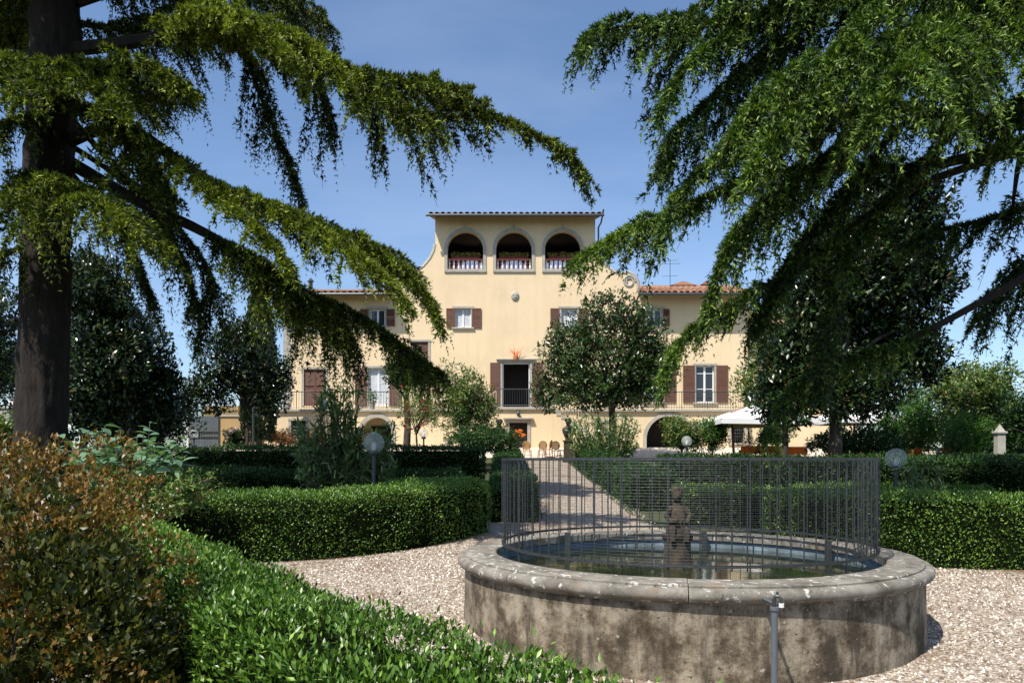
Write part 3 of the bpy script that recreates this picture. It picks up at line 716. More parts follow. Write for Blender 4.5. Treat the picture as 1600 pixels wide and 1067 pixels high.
def window(a, b, c, d, y, sh=None, frame='white', curtain=False, closed=False, transom=True, surround=True, sill=.08, leaves_=2):
    """window unit in an opening; sh = (left a,b) (right a,b) of open shutters"""
    if surround:
        m = MB(); rect_surround(m, a, b, c, d, y-.03, y+.06, .13, sill); m.build('window_surround', M['stone'], house)
    if closed:
        mid = (a+b)/2
        shutter(house, a+.01, mid-.006, c+.02, d-.01, y+.03); shutter(house, mid+.006, b-.01, c+.02, d-.01, y+.03)
    else:
        m = MB(); f = .07; yy = y+.13
        m.box(a+.002, a+f, yy, yy+.06, c+.002, d-.002); m.box(b-f, b-.002, yy, yy+.06, c+.002, d-.002)
        m.box(a+f, b-f, yy+.002, yy+.058, c+.002, c+f); m.box(a+f, b-f, yy+.002, yy+.058, d-f, d-.002)
        if leaves_ == 2: m.box((a+b)/2-.055, (a+b)/2+.055, yy-.01, yy+.056, c+f, d-f)
        if transom:
            for zz in (c+(d-c)*.36, c+(d-c)*.78) if d-c > 1.6 else (c+(d-c)*.6,):
                m.box(a+f, (a+b)/2-.056, yy+.004, yy+.05, zz, zz+.04); m.box((a+b)/2+.056, b-f, yy+.004, yy+.05, zz, zz+.04)
        w = m.build('window_frame', M['white'], house)
        for s0, s1 in ((a+f, (a+b)/2-.05), ((a+b)/2+.05, b-f)):
            mm = MB(); mm.quad((s0, yy+.03, c+f), (s1, yy+.03, c+f), (s1, yy+.03, d-f), (s0, yy+.03, d-f)); mm.build('pane', M['curtain'] if curtain else M['glass'], w)
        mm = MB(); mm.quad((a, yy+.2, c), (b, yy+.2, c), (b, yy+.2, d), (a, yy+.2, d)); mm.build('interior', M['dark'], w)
    for s in (sh or []): shutter(house, s[0], s[1], c+.0, d, y-.075)

def build_house():
    xl, xr, xcl, xcr, xtl, xtr = hx(443), hx(1168), hx(616), hx(996), hx(680), hx(930)
    z0 = 2.1; zw = hz(457)+.05; zt = hz(336); yb = YF+11
    # openings: x0,x1,z0,z1 in pixels
    W2 = [(711, 736, 482, 512), (877, 902, 482, 512), (578, 602, 483, 510), (1010, 1034, 483, 510), (645, 669, 534, 570)]
    W1 = [(475, 509, 577, 634), (575, 607, 575, 634), (785, 828, 566, 637), (1006, 1036, 571, 629), (1087, 1116, 571, 629)]
    ops = [(hx(a), hx(b), hz(d), hz(c), False) for a, b, c, d in W2+W1]
    arch = [(699, 755, 361, 421), (775, 831, 361, 421), (851.5, 907.5, 361, 421)]
    aops = [(hx(a), hx(b), hz(d), hz(c), True) for a, b, c, d in arch]
    zm = hz(455)
    m = MB()
    wall_open(m, xl, xr, z0, zm, YF, ops, .3)
    wall_open(m, xtl, xtr, zm, zt, YF, aops, .45)
    # back and sides, loggia shell
    m.quad((xl, YF, z0), (xl, YF, zm), (xl, yb, zm), (xl, yb, z0)); m.quad((xr, YF, z0), (xr, yb, z0), (xr, yb, zm), (xr, YF, zm))
    m.quad((xl, yb, z0), (xl, yb, zm), (xr, yb, zm), (xr, yb, z0))
    yt = YF+6.3
    m.quad((xtl, YF, zm), (xtl, YF, zt), (xtl, yt, zt), (xtl, yt, zm)); m.quad((xtr, YF, zm), (xtr, yt, zm), (xtr, yt, zt), (xtr, YF, zt))
    wall_open(m, xtl, xtr, zm, zt, yt, aops, .3)
    zf = hz(424)
    m.quad((xtl, YF+.02, zf), (xtr, YF+.02, zf), (xtr, yt, zf), (xtl, yt, zf))
    m.quad((xtl, YF+.0, zt-.1), (xtr, YF, zt-.1), (xtr, yt, zt-.1), (xtl, yt, zt-.1))
    m.quad((xl, YF, zm), (xr, YF, zm), (xr, yb, zm), (xl, yb, zm))
    m.build('wall', M['wall'], house)
    # inner loggia walls lined in dark red brown, as seen through the arches
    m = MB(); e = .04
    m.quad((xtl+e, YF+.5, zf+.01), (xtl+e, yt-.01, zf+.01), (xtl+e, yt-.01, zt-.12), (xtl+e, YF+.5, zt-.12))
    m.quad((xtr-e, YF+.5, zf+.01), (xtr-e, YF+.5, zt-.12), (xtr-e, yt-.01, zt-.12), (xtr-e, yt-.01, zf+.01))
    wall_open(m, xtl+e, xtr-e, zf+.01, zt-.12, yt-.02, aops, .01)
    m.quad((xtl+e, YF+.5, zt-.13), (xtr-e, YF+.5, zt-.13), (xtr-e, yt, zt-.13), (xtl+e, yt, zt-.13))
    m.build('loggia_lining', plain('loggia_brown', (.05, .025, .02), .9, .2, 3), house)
    for a, b, c, d, _ in aops:
        m = MB(); arch_surround(m, a, b, c, d, YF-.05, YF+.02, .17); q = m.build('arch_surround', M['stone'], house)
        MB().box((a+b)/2-.06, (a+b)/2+.06, YF-.09, YF-.052, d+.08, d+.32, .012).build('keystone', M['stone'], q)
    # balustrades with balusters
    bal = MB().lathe([(.0, 0), (.045, 0), (.045, .05), (.03, .06), (.062, .14), (.062, .19), (.028, .27), (.062, .35), (.062, .4), (.03, .5), (.045, .52), (.045, .57), (0, .57)], (0, 0, 0), 8).mesh('baluster', M['white'], True)
    fl = []
    for a, b, c, d, _ in aops:
        m = MB(); m.box(a+.01, b-.01, YF+.16, YF+.32, c+.57, c+.67, .01); m.box(a+.01, b-.01, YF+.16, YF+.32, c+.005, c+.03); m.build('balustrade_rail', plain('pink_terracotta', (.42, .13, .10), .8, .2, 8), house)
        n = 8
        for k in range(n): inst('baluster', bal, house, (a+.10+(b-a-.2)*k/(n-1), YF+.24, c+.03), 0, (1, 1, .95))
        m = MB()
        for k in range(n+1): x = a+.0+(b-a)*(k)/n; m.box(max(x-.045, a+.012), min(x+.045, b-.012), YF+.255, YF+.275, c+.03, c+.57)
        m.build('balustrade_slats', M['maroon'], house)
        m = MB(); m.box(a+.25, b-.22, YF+.14, YF+.30, c+.675, c+.78, .02); o = m.build('flower_box', M['maroon'], house)
        n = 420; p = np.stack([rng.uniform(a+.2, b-.18, n), YF+rng.uniform(.05, .34, n), c+.74+rng.random(n)**1.5*.24], 1)
        leaves('flowers', p, rnd(n)*.6+UP*.7, rnd(n), rng.uniform(.06, .12, n), rng.uniform(.04, .08, n), leafmat('window_box_plant', G((.35, .03, .04), (.10, .14, .02), (.22, .24, .05), (.34, .32, .09)), .5, .3), o)
    # volutes
    for sg in (-1, 1):
        pts = [(930, 382), (932, 392), (938, 404), (948, 416), (960, 425), (972, 428), (982, 425), (991, 430), (997, 440), (996, 455.5), (930, 455.5)]
        pl = [(hx(p if sg > 0 else 1612-2-p), hz(q)) for p, q in pts]
        if sg < 0: pl = pl[::-1]
        MB().prism(pl, YF+.005, YF+.5).build('volute', M['wall'], house)
        m = MB(); ed = [(hx(p if sg > 0 else 1610-p), hz(q)) for p, q in pts[:10]]
        m.tube([(x, YF+.1, z) for x, z in ed], .13, 8)
        cx, cz = hx(983 if sg > 0 else 1610-983), hz(440)
        m.tube([(cx+.36*(1-.6*i/24)*math.cos(i*.42)*sg, YF-.01, cz+.36*(1-.6*i/24)*math.sin(i*.42)) for i in range(25)], .06, 6)
        m.build('volute_band', M['stone'], house, True)
    # oval medallion
    m = MB(); cx, cz = hx(805), hz(463)
    m.lathe([(0, -.10), (.16, -.09), (.25, -.04), (.27, 0)], (0, 0, 0), 20); m2 = MB(); m2.v = [(cx+v[0]*.9, YF+v[2], cz+v[1]*1.1) for v in m.v]; m2.f = m.f
    m2.box(cx-.05, cx+.05, YF-.14, YF-.08, cz-.10, cz+.06, .02); m2.box(cx-.13, cx+.13, YF-.125, YF-.07, cz+.05, cz+.11, .02)
    m2.build('medallion', M['stone'], house, True)
    # windows
    X = hx; Z = hz
    def win(o, **k): a, b, c, d = o; window(X(a), X(b), Z(d), Z(c), YF, **k)
    def sp(a, b): return (X(a), X(b))
    win(W2[0], sh=[sp(697.5, 710.5), sp(737.5, 752)], curtain=True, transom=False)
    win(W2[1], sh=[sp(860, 873.5), sp(904, 918)], curtain=True, transom=False)
    win(W2[2], sh=[sp(563, 576), sp(604, 617)], transom=False); win(W2[3], sh=[sp(996.5, 1008), sp(1036, 1046)], transom=False)
    win(W2[4], closed=True)
    win(W1[0], closed=True, sill=0); win(W1[1], sh=[sp(555, 573), sp(609, 627)], curtain=True, sill=0, transom=False)
    win(W1[3], sh=[sp(985, 1003), sp(1038, 1056)]); win(W1[4], sh=[sp(1067, 1085), sp(1119, 1137)])
    # open french door in the middle
    a, b, c, d = X(785), X(828), Z(637), Z(566)
    m = MB(); rect_surround(m, a, b, c, d, YF-.04, YF+.1, .12); m.box(a-.35, b+.35, YF-.16, YF+.02, d+.125, d+.2, .01); m.build('door_surround', M['stone'], house)
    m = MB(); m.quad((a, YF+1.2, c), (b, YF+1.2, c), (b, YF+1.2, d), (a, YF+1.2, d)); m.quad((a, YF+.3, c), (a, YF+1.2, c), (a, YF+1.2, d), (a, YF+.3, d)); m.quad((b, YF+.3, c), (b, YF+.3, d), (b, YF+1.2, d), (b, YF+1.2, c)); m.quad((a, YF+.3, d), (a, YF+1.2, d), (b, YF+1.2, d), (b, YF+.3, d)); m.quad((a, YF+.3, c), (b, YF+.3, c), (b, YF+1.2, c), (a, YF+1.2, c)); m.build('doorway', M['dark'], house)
    m = MB(); m.box(a+.01, a+.07, YF+.1, YF+.2, c, d); m.box(b-.07, b-.01, YF+.1, YF+.2, c, d); m.box(a+.07, b-.07, YF+.1, YF+.2, d-.09, d-.01); m.build('door_frame', M['white'], house)
    shutter(house, X(766), X(781.5), c, d-.03, YF-.075); shutter(house, X(832), X(848), c, d-.03, YF-.075)
    # quoins at the left corner
    q = MB().box(0, .5, 0, .04, 0, .46, .012).mesh('quoin', M['stone']); z = hz(640)+.03; k = 0
    q2 = MB().box(0, .40, 0, .04, 0, .46, .012).mesh('quoin', M['stone'])
    while z < zm-.45:
        inst('quoin', q if k % 2 else q2, house, (xl-.012, YF-.042, z)); z += .475; k += 1
    # roofs with barrel tiles
    def roof(x0, x1, ye, ze, pitch, dep, rows, nm):
        s = math.tan(pitch); L = .42; r = .145; pt = .335
        m = MB(); th = .07
        m.add([(x0, ye, ze), (x1, ye, ze), (x1, ye+dep, ze+s*dep), (x0, ye+dep, ze+s*dep), (x0, ye, ze-th), (x1, ye, ze-th), (x1, ye+dep, ze+s*dep-th), (x0, ye+dep, ze+s*dep-th)], [(0,1,2,3),(7,6,5,4),(0,4,5,1),(1,5,6,2),(2,6,7,3),(3,7,4,0)])
        ro = m.build(nm, plain('roof_board', (.10, .06, .04), .9, .2, 3), house)
        tm = MB(); n = 6
        for e, yy in ((1.0, 0), (.86, L)):
            pass
        vs = []
        for yy, rr in ((-.06, r), (L, r*.84)):
            for q_ in (rr, rr-.022):
                for i in range(n+1): vs.append((q_*math.cos(math.pi*i/n), yy, q_*math.sin(math.pi*i/n)*.85))
        k = n+1; fs = []
        for i in range(n): fs += [(i, i+1, 2*k+i+1, 2*k+i), (k+i+1, k+i, 3*k+i, 3*k+i+1), (i, k+i, k+i+1, i+1)]
        tm.add(vs, fs); me = tm.mesh('roof_tile', M['tile'], True)
        nc = int((x1-x0)/pt)
        for rw in range(rows):
            for i in range(nc):
                o = inst('roof_tile', me, ro, (x0+(i+.5)*(x1-x0)/nc+rng.uniform(-.012, .012), ye+rw*L*math.cos(pitch), ze+.01+rw*L*math.sin(pitch)+rng.uniform(0, .015)))
                o.rotation_euler = (pitch, 0, rng.uniform(-.03, .03))
        if dep > rows*L+.2:
            m = MB(); y0 = ye+rows*L*math.cos(pitch); 
            for i in range(nc):
                xx = x0+(i+.5)*(x1-x0)/nc
                m.tube([(xx, y0-.05, ze+s*(y0-ye)+.02), (xx, ye+dep, ze+s*dep+.02)], .13, 8)
            m.build('far_tiles', M['tile'], ro, True, kind='stuff')
        return ro
    roof(xtl-.30, xtr+.28, YF-.95, hz(335, YF-.95), math.radians(14), 7.6, 2, 'tower_roof')
    roof(xl-.35, xcl-.02, YF-.95, hz(458, YF-.95), math.radians(13), 6.4, 2, 'wing_roof')
    roof(xcr+.02, xr+.35, YF-.95, hz(458, YF-.95), math.radians(15.5), 6.2, 7, 'wing_roof')
    m = MB()
    for x0, x1, ze in ((xtl-.3, xtr+.28, hz(335, YF-.95)), (xl-.35, xcl-.03, hz(458, YF-.95)), (xcr+.03, xr+.35, hz(458, YF-.95))):
        m.tube([(x0-.12, YF-1.0, ze-.06), (x1+.12, YF-1.0, ze-.06)], .075, 8)
    x = xtr+.36; m.tube([(x, YF-1.0, hz(335)-.05), (x-.05, YF-.3, hz(350)), (x-.18, YF-.05, hz(356)), (x-.18, YF-.05, hz(392))], .05, 8)
    x = xcr+.05; m.tube([(x, YF-.95, hz(458)), (x-.1, YF-.1, hz(470)), (x-.1, YF-.08, hz(640))], .05, 8)
    m.build('gutter', M['iron'], house, True)
    # chimneys, aerial
    m = MB(); m.tube([(hx(471), YF+2, hz(463)), (hx(471), YF+2, hz(440, YF+2))], .13, 8); m.lathe([(0, 0), (.22, 0), (.05, .2), (0, .22)], (hx(471), YF+2, hz(440, YF+2)), 8); m.build('flue', M['iron'], house)
    for p0, p1, zz in ((1050, 1086, 446), (1098, 1110, 445)):
        m = MB(); y = YF+4.2; m.box(hx(p0, y), hx(p1, y), y, y+.8, hz(470, y), hz(zz, y), .02); o = m.build('chimney', M['stone'] if p0 < 1090 else M['wall'], house)
        m = MB(); x0, x1 = hx(p0, y)-.12, hx(p1, y)+.12; zc = hz(zz, y); m.add([(x0, y-.1, zc), (x1, y-.1, zc), (x1, y+.9, zc), (x0, y+.9, zc), ((x0+x1)/2, y+.1, zc+.3), ((x0+x1)/2, y+.7, zc+.3)], [(0,1,4),(1,2,5,4),(2,3,5),(3,0,4,5)]); m.build('chimney_cap', M['tile'], o)
    m = MB(); x, y = hx(1047, YF+3), YF+3; m.tube([(x, y, hz(455)), (x, y, hz(405, y))], .018, 5)
    for zz, w in ((408, .5), (413, .65), (432, .5)): m.tube([(x-w, y, hz(zz, y)), (x+w, y, hz(zz, y)+.05)], .012, 4)
    m.build('aerial', M['iron'], house)
    # ground floor terrace block
    YT = 42.0; YC = 40.6
    hx_, hz_ = (lambda p, Y=YT: (p-800)*Y/F), (lambda p, Y=YT: EYE+(718-p)*Y/F)
    zt_ = hz_(643); x0, x1 = hx_(384), hx_(1165)
    ops = [(hx_(455), hx_(478), hz_(686), hz_(657), False), (hx_(565), hx_(612), hz_(702), hz_(652), True), (hx_(1010), hx_(1082), hz_(702), hz_(650), True), (hx_(1143), hx_(1163), hz_(692), hz_(662), False), (hx_(932), hx_(945), hz_(676), hz_(660), False)]
    m = MB(); wall_open(m, x0, x1, 2.0, zt_, YT, ops, .5)
    m.quad((x0, YT, 2), (x0, YT, zt_), (x0, YF, zt_), (x0, YF, 2)); m.quad((x1, YT, 2), (x1, YF, 2), (x1, YF, zt_), (x1, YT, zt_))
    # back walls of the two arched porches
    for o, mt in ((ops[1], 'wall'),):
        m.quad((o[0]-.6, YT+1.7, 2), (o[1]+.6, YT+1.7, 2), (o[1]+.6, YT+1.7, zt_-.1), (o[0]-.6, YT+1.7, zt_-.1))
    m.build('ground_floor_wall', M['wall'], house)
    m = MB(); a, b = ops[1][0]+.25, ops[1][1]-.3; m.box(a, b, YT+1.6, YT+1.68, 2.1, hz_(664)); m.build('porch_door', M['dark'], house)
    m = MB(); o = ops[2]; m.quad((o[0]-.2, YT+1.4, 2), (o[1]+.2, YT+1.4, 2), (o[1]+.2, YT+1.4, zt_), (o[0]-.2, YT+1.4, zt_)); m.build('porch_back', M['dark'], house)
    for o in ops[1:3]:
        m = MB(); arch_surround(m, *o[:4], YT-.06, YT+.02, .2, False); m.build('arch_surround', M['stone'], house)
    for o in (ops[0], ops[3], ops[4]):
        m = MB(); rect_surround(m, *o[:4], YT-.05, YT+.05, .14, .1); m.build('window_surround', M['stone'], house)
        m = MB(); m.quad((o[0], YT+.3, o[2]), (o[1], YT+.3, o[2]), (o[1], YT+.3, o[3]), (o[0], YT+.3, o[3])); m.build('pane', M['glass'], house)
        m = MB()
        for k in range(1, 6): xx = o[0]+(o[1]-o[0])*k/6; m.tube([(xx, YT+.08, o[2]), (xx, YT+.08, o[3])], .014, 5)
        for k in range(1, 6): zz = o[2]+(o[3]-o[2])*k/6; m.tube([(o[0], YT+.08, zz), (o[1], YT+.08, zz)], .014, 5)
        m.build('window_grille', M['galv'], house)
    m = MB(); m.box(x0-.12, hx_(770), YT-.16, YF-.01, zt_, zt_+.13, .015); m.box(hx_(770), hx_(900), YT-.1, YF-.02, zt_, zt_+.125); m.box(hx_(900), x1+.1, YT-.16, YF-.01, zt_, zt_+.13, .015); m.build('terrace_slab', M['stone'], house)
    def railing(xa, xb, y, za, zb, h=.95, sp_=.14, mat='iron', nm='railing'):
        m = MB(); n = max(2, int(abs(xb-xa)/sp_))
        m.tube([(xa, y, za+h), (xb, y, zb+h)], .022, 6); m.tube([(xa, y, za+.1), (xb, y, zb+.1)], .015, 5)
        for k in range(n+1):
            u = k/n; x = xa+(xb-xa)*u; z = za+(zb-za)*u; r = .02 if k % 10 == 0 else .0095
            m.tube([(x, y, z), (x, y, z+h)], r, 5, False)
        m.build(nm, M[mat], house)
    zs = zt_+.13
    railing(x0-.02, hx_(768), YT-.05, zs, zs); railing(hx_(905), x1, YT-.05, zs, zs)
    # central projecting landing with a flight of stairs each side
    hc, zc = (lambda p: (p-800)*YC/F), (lambda p: EYE+(718-p)*YC/F)
    a, b = hc(776), hc(862); ztop = zc(640); door = (hc(796), hc(824), 2.15, zc(660), False)
    zb = 2.1; e = hc(958)
    m = MB(); wall_open(m, a, b, zb, ztop, YC, [door], .4)
    for s, q0, q1 in ((1, b, b+(e-b)), (-1, a, a-(e-b))):
        m.add([(q0, YC, zb), (q1, YC, zb), (q1, YC, zb+.1), (q0, YC, ztop), (q0, YT, zb), (q1, YT, zb), (q1, YT, zb+.1), (q0, YT, ztop)], [(0,1,2,3) if s > 0 else (3,2,1,0), (1,5,6,2), (3,2,6,7)])
    m.build('stair_wall', M['wall'], house)
    m = MB(); n = 13
    for s, q0 in ((1, b), (-1, a)):
        for k in range(n):
            xa = q0+s*(e-b)*k/n; xb = q0+s*(e-b)*(k+1)/n; zz = ztop-(ztop-zb)*(k)/n
            m.box(min(xa, xb), max(xa, xb), YC-.03, YT-.17, zz-.16, zz+.03)
    m.build('stair_steps', M['stone'], house)
    m = MB(); m.box(a-.06, b+.06, YC-.12, YT-.18, ztop, ztop+.14, .012); m.build('landing_slab', M['stone'], house)
    railing(hc(786), hc(826.5), YC-.0, ztop+.14, ztop+.14, .95, .12); railing(hc(776.5), hc(786), YC, ztop+.14, ztop+.14, .95, .12); railing(hc(827), b, YC, ztop+.14, ztop+.14, .95, .12)
    railing(b+.02, e, YC, ztop+.14, zb+.15, .85, .14, 'cream', 'stair_railing'); railing(a-.02, a-(e-b), YC, ztop+.14, zb+.15, .85, .14, 'cream', 'stair_railing')
    d = door; m = MB(); rect_surround(m, *d[:4], YC-.05, YC+.05, .16); m.box(d[0]-.32, d[1]+.32, YC-.22, YC+.02, d[3]+.17, d[3]+.25, .01); m.build('door_surround', M['stone'], house)
    m = MB(); m.box(d[0]+.001, d[1]-.001, YC+.2, YC+.26, d[2], d[3]-.001)
    for k in range(2): m.box(d[0]+.05+k*.47, d[0]+.43+k*.47, YC+.18, YC+.21, d[2]+.1, d[2]+.6); 
    m.build('front_door', M['dark'], house)
    m = MB(); x, z = (d[0]+d[1])/2, d[3]+.32; m.lathe([(0, 0), (.07, .0), (.10, .18), (.06, .24), (0, .27)], (x, YC-.12, z), 8); m.tube([(x, YC, z+.2), (x, YC-.12, z+.27)], .015, 5); m.build('wall_lantern', M['iron'], house)
    # annex to the right
    an = thing('annex_building', (hx(1255), YF+.5, 2.2), 'pale yellow side building behind the large dark magnolia', 'house')
    xa, xb = hx(1176), hx(1345); y = YF+.6; zz = hz(500)
    m = MB(); wall_open(m, xa, xb, 2, zz, y, [(hx(1305), hx(1326), hz(690), hz(672), False), (hx(1210), hx(1232), hz(634), hz(580), False)], .3); m.quad((xa, y, 2), (xa, y, zz), (xa, y+7, zz), (xa, y+7, 2)); m.quad((xb, y, 2), (xb, y+7, 2), (xb, y+7, zz), (xb, y, zz)); m.build('wall', M['wall'], an)
    m = MB(); m.box(hx(1305), hx(1326), y+.2, y+.25, hz(690), hz(672)); m.box(hx(1210), hx(1232), y+.2, y+.25, hz(634), hz(580)); m.build('window', M['glass'], an)
    m = MB(); m.box(hx(1302), hx(1329), y-.04, y+.02, hz(672), hz(668)); m.build('lintel', M['stone'], an)
    m = MB(); m.add([(xa-.3, y-.6, zz-.1), (xb+.4, y-.6, zz-.1), (xb+.4, y+7, zz+2), (xa-.3, y+7, zz+2), (xa-.3, y-.6, zz-.2), (xb+.4, y-.6, zz-.2)], [(0,1,2,3),(0,4,5,1)]); m.build('roof', M['tile'], an)
build_house()

# door ornaments
def ornaments():
    x, y, z = (806-800)*43.9/F, 43.78, EYE+(718-563)*43.9/F
    o = thing('coral_ornament', (x, y, z), 'orange branching ornament standing on the lintel over the open upper door', 'ornament')
    MB().lathe([(0, 0), (.12, 0), (.16, .12), (.13, .26), (0, .27)], (x, y, z), 10).build('pot', M['pot'], o, True)
    m = MB()
    for k in range(9):
        a = rng.uniform(-1, 1); m.tube([(x, y, z+.22), (x+a*.2, y+rng.uniform(-.1, .1), z+.42), (x+a*.42, y+rng.uniform(-.15, .1), z+rng.uniform(.45, .8))], [.022, .016, .008], 5)
    m.build('stems', M['orange'], o)
    Y = 40.36; x, z = (811-800)*Y/F, EYE+(718-683)*Y/F
    o = thing('door_wreath', (x, Y, z), 'orange flower wreath hanging on the dark ground floor door', 'wreath')
    m = MB()
    for k in range(46):
        a = rng.uniform(0, 6.28); r = math.sqrt(rng.random()); up_ = k % 3 == 0
        fx, fz = ((.17*r*math.cos(a), .33+.13*r*math.sin(a)) if up_ else (.34*r*math.cos(a), .1+.13*r*math.sin(a)))
        m.lathe([(0, -.035), (.05, -.02), (.06, .01), (.0, .035)], (x+fx, Y-.03-.04*rng.random(), z+fz), 7)
    m.build('flower_heads', plain('orange_flower', (.75, .2, .02), .7, .4, 12), o, True)
ornaments()

# ------------------------------------------------------------------ garden wall, gate, left buildings
def left_side():
    Y = 41.0; X = lambda p: (p-800)*Y/F; Z = lambda p: EYE+(718-p)*Y/F
    t = thing('garden_wall', (X(365), Y, 2.1), 'low ochre garden wall joining the villa to the metal gate', 'wall')
    MB().box(X(343), X(386), Y, Y+.35, 2.0, Z(651), .01).build('wall', M['wall2'], t); MB().box(X(342), X(387), Y-.06, Y+.41, Z(651), Z(648), .01).build('coping', M['stone'], t)
    t = thing('side_gate', (X(318), Y, 2.1), 'grey slatted metal gate between a white post and the garden wall', 'gate')
    for k in range(11):
        x0 = X(297)+(X(341)-X(297))*k/11; MB().box(x0+.008, x0+(X(341)-X(297))/11-.008, Y, Y+.03, 2.15, Z(650)).build('slat', M['slate'], t)
    MB().box(X(296), X(341.5), Y-.04, Y-.005, Z(676), Z(674)).box(X(296), X(341.5), Y-.04, Y-.005, Z(684), Z(682)).build('crossbar', M['galv'], t)
    MB().box(X(341.5), X(343.5), Y-.05, Y+.06, 2.1, Z(640)).build('gate_post', M['iron'], t)
    t = thing('white_post', (X(292), Y, 2.1), 'white rendered gate pillar beside the grey metal gate', 'pillar')
    MB().box(X(288), X(295), Y-.05, Y+.25, 2.0, Z(636), .02).build('shaft', M['white'], t); MB().box(X(287.3), X(295.7), Y-.08, Y+.28, Z(636), Z(634), .01).build('cap', M['stone'], t)
    Y2 = 47.; X = lambda p: (p-800)*Y2/F; Z = lambda p: EYE+(718-p)*Y2/F
    t = thing('ochre_outbuilding', (X(330), Y2, 2.2), 'ochre outbuilding with an iron railing behind the gate', 'building')
    MB().box(X(318), X(372), Y2, Y2+5, 2, Z(634), .01).build('wall', M['wall2'], t)
    m = MB(); m.tube([(X(316), Y2-.3, Z(628)), (X(372), Y2-.3, Z(628))], .02, 5)
    for k in range(17): xx = X(317)+k*.13; m.tube([(xx, Y2-.3, Z(653)), (xx, Y2-.3, Z(628))], .01, 4)
    m.build('railing', M['iron'], t)
    Y3 = 34.; X = lambda p: (p-800)*Y3/F; Z = lambda p: EYE+(718-p)*Y3/F
    t = thing('white_gatepost', (X(18), Y3, 1.2), 'white block pillar with blue grey cap beyond the cedar trunk', 'pillar')
    MB().box(X(13), X(40), Y3, Y3+.7, 1.2, Z(622), .02).build('shaft', M['white'], t); MB().box(X(12), X(41), Y3-.05, Y3+.75, Z(622), Z(618), .02).build('cap', M['slate'], t)
    t = thing('low_boundary_wall', (X(-40), Y3-.5, 1.2), 'low grey boundary wall at the left beyond the cedar trunk', 'wall')
    MB().box(X(-130), X(28), Y3-.6, Y3-.25, 1.1, Z(640), .01).build('wall', M['stone'], t); MB().box(X(-131), X(29), Y3-.65, Y3-.2, Z(640), Z(637), .01).build('coping', M['stone'], t)
    for px_, py_, Yp, lab in ((122, 508, 30., 'white street lamp head on a tall pole beside the cedar trunk'), (415, 587, 37., 'white street lamp head on a tall pole before the dark cypress')):
        b = P(px_, py_, Yp); t = thing('street_lamp', (b[0]-.6, Yp, float(g(Yp))), lab, 'street lamp', None)
        MB().tube([(b[0]-.6, Yp, float(g(Yp))), (b[0]-.6, Yp, b[2]-.15), (b[0]-.5, Yp, b[2]-.04), (b[0]-.2, Yp, b[2])], [.06, .045, .035, .03], 8).build('pole', M['iron'], t, True)
        m = MB(); m.lathe([(0, -.05), (.12, -.045), (.17, 0), (.12, .05), (0, .065)], (b[0]+.02, Yp, b[2]), 14, sx=1.7, sy=.8); m.build('lamp_head', M['white'], t, True)
left_side()

# ------------------------------------------------------------------ globe lamps
def globe_lamp(px_, py_, r_px, label, R=.2):
    Y = R*F/r_px; c = P(px_, py_, Y); z0 = float(g(Y))
    t = thing('globe_lamp', (c[0], Y, z0), label, 'lamp', 'garden globe lamps')
    MB().lathe([(R*math.sin(a), -R*math.cos(a)) for a in np.linspace(.45, math.pi, 18)], c, 24).build('globe', M['globe'], t, True)
    MB().tube([(c[0], Y, z0-.1), (c[0], Y, c[2]-R*.92)], .035, 10).build('post', M['iron'], t, True)
    MB().lathe([(0, -.04), (.085, -.04), (.10, .0), (.085, .05), (.0, .05)], (c[0], Y, c[2]-R*.94), 14).build('collar', M['iron'], t, True)
    MB().lathe([(0, 0), (.035, 0), (.05, .1), (.03, .17), (0, .19)], (c[0], Y, c[2]-R*.9), 10).build('bulb', M['white'], t, True)
globe_lamp(584, 692, 16.5, 'large glass globe lamp beside the oleander behind the clipped hedge')
globe_lamp(662, 677, 7.5, 'small globe lamp on a dark post near the stair foot and ivy clad trunk')
globe_lamp(303, 678, 7.2, 'small globe lamp in front of the grey metal gate')
globe_lamp(1073, 689, 8.3, 'small globe lamp among the shrubs before the right arched porch')
globe_lamp(1400, 716, 16, 'glass globe lamp in deep shade behind the right hedge')

# ------------------------------------------------------------------ patio: parasols, tables, chairs, busts, pots
def parasol(cx, cy, zr, half, mastx, label, rise=.75):
    z0 = float(g(cy))+.02
    t = thing('parasol', (mastx, cy, z0), label, 'parasol', 'white patio parasols')
    v = [(cx-half, cy-half, zr), (cx+half, cy-half, zr), (cx+half, cy+half, zr), (cx-half, cy+half, zr)]
    m = MB(); ap = (cx, cy, zr+rise)
    for k in range(4):
        a, b = np.array(v[k]), np.array(v[(k+1) % 4]); mid = (a+b)/2 - UP*.03
        m.add([a, mid, ap], [(0, 1, 2)]); m.add([mid, b, ap], [(0, 1, 2)])
        m.quad(a, mid, mid-UP*.22, a-UP*.22); m.quad(mid, b, b-UP*.22, mid-UP*.22)
    m.build('canopy', M['canvas'], t)
    m = MB()
    for k in range(4): m.tube([np.array(ap)-UP*.05, np.array(v[k])-UP*.03], .022, 5)
    m.build('ribs', M['wood'], t)
    MB().tube([(mastx+.12, cy-.2, z0), (mastx, cy-.2, zr+.35), (cx, cy, zr+rise-.04)] if abs(mastx-cx) > .3 else [(cx, cy, z0), (cx, cy, zr+rise-.04)], .06, 8).build('pole', M['wood'], t)
    MB().box(mastx-.3, mastx+.4, cy-.5, cy+.1, z0, z0+.1, .02).build('base', M['iron'], t)
Yp = 34.
parasol((1180-800)*Yp/F, Yp, EYE+(718-657)*Yp/F, 2.05, (1141-800)*Yp/F, 'white square parasol with a leaning reddish wooden pole over orange tables')
parasol((1335-800)*36/F, 36., EYE+(718-655)*36/F, 1.6, (1335-800)*36/F, 'white square parasol partly hidden behind the large magnolia trunk')
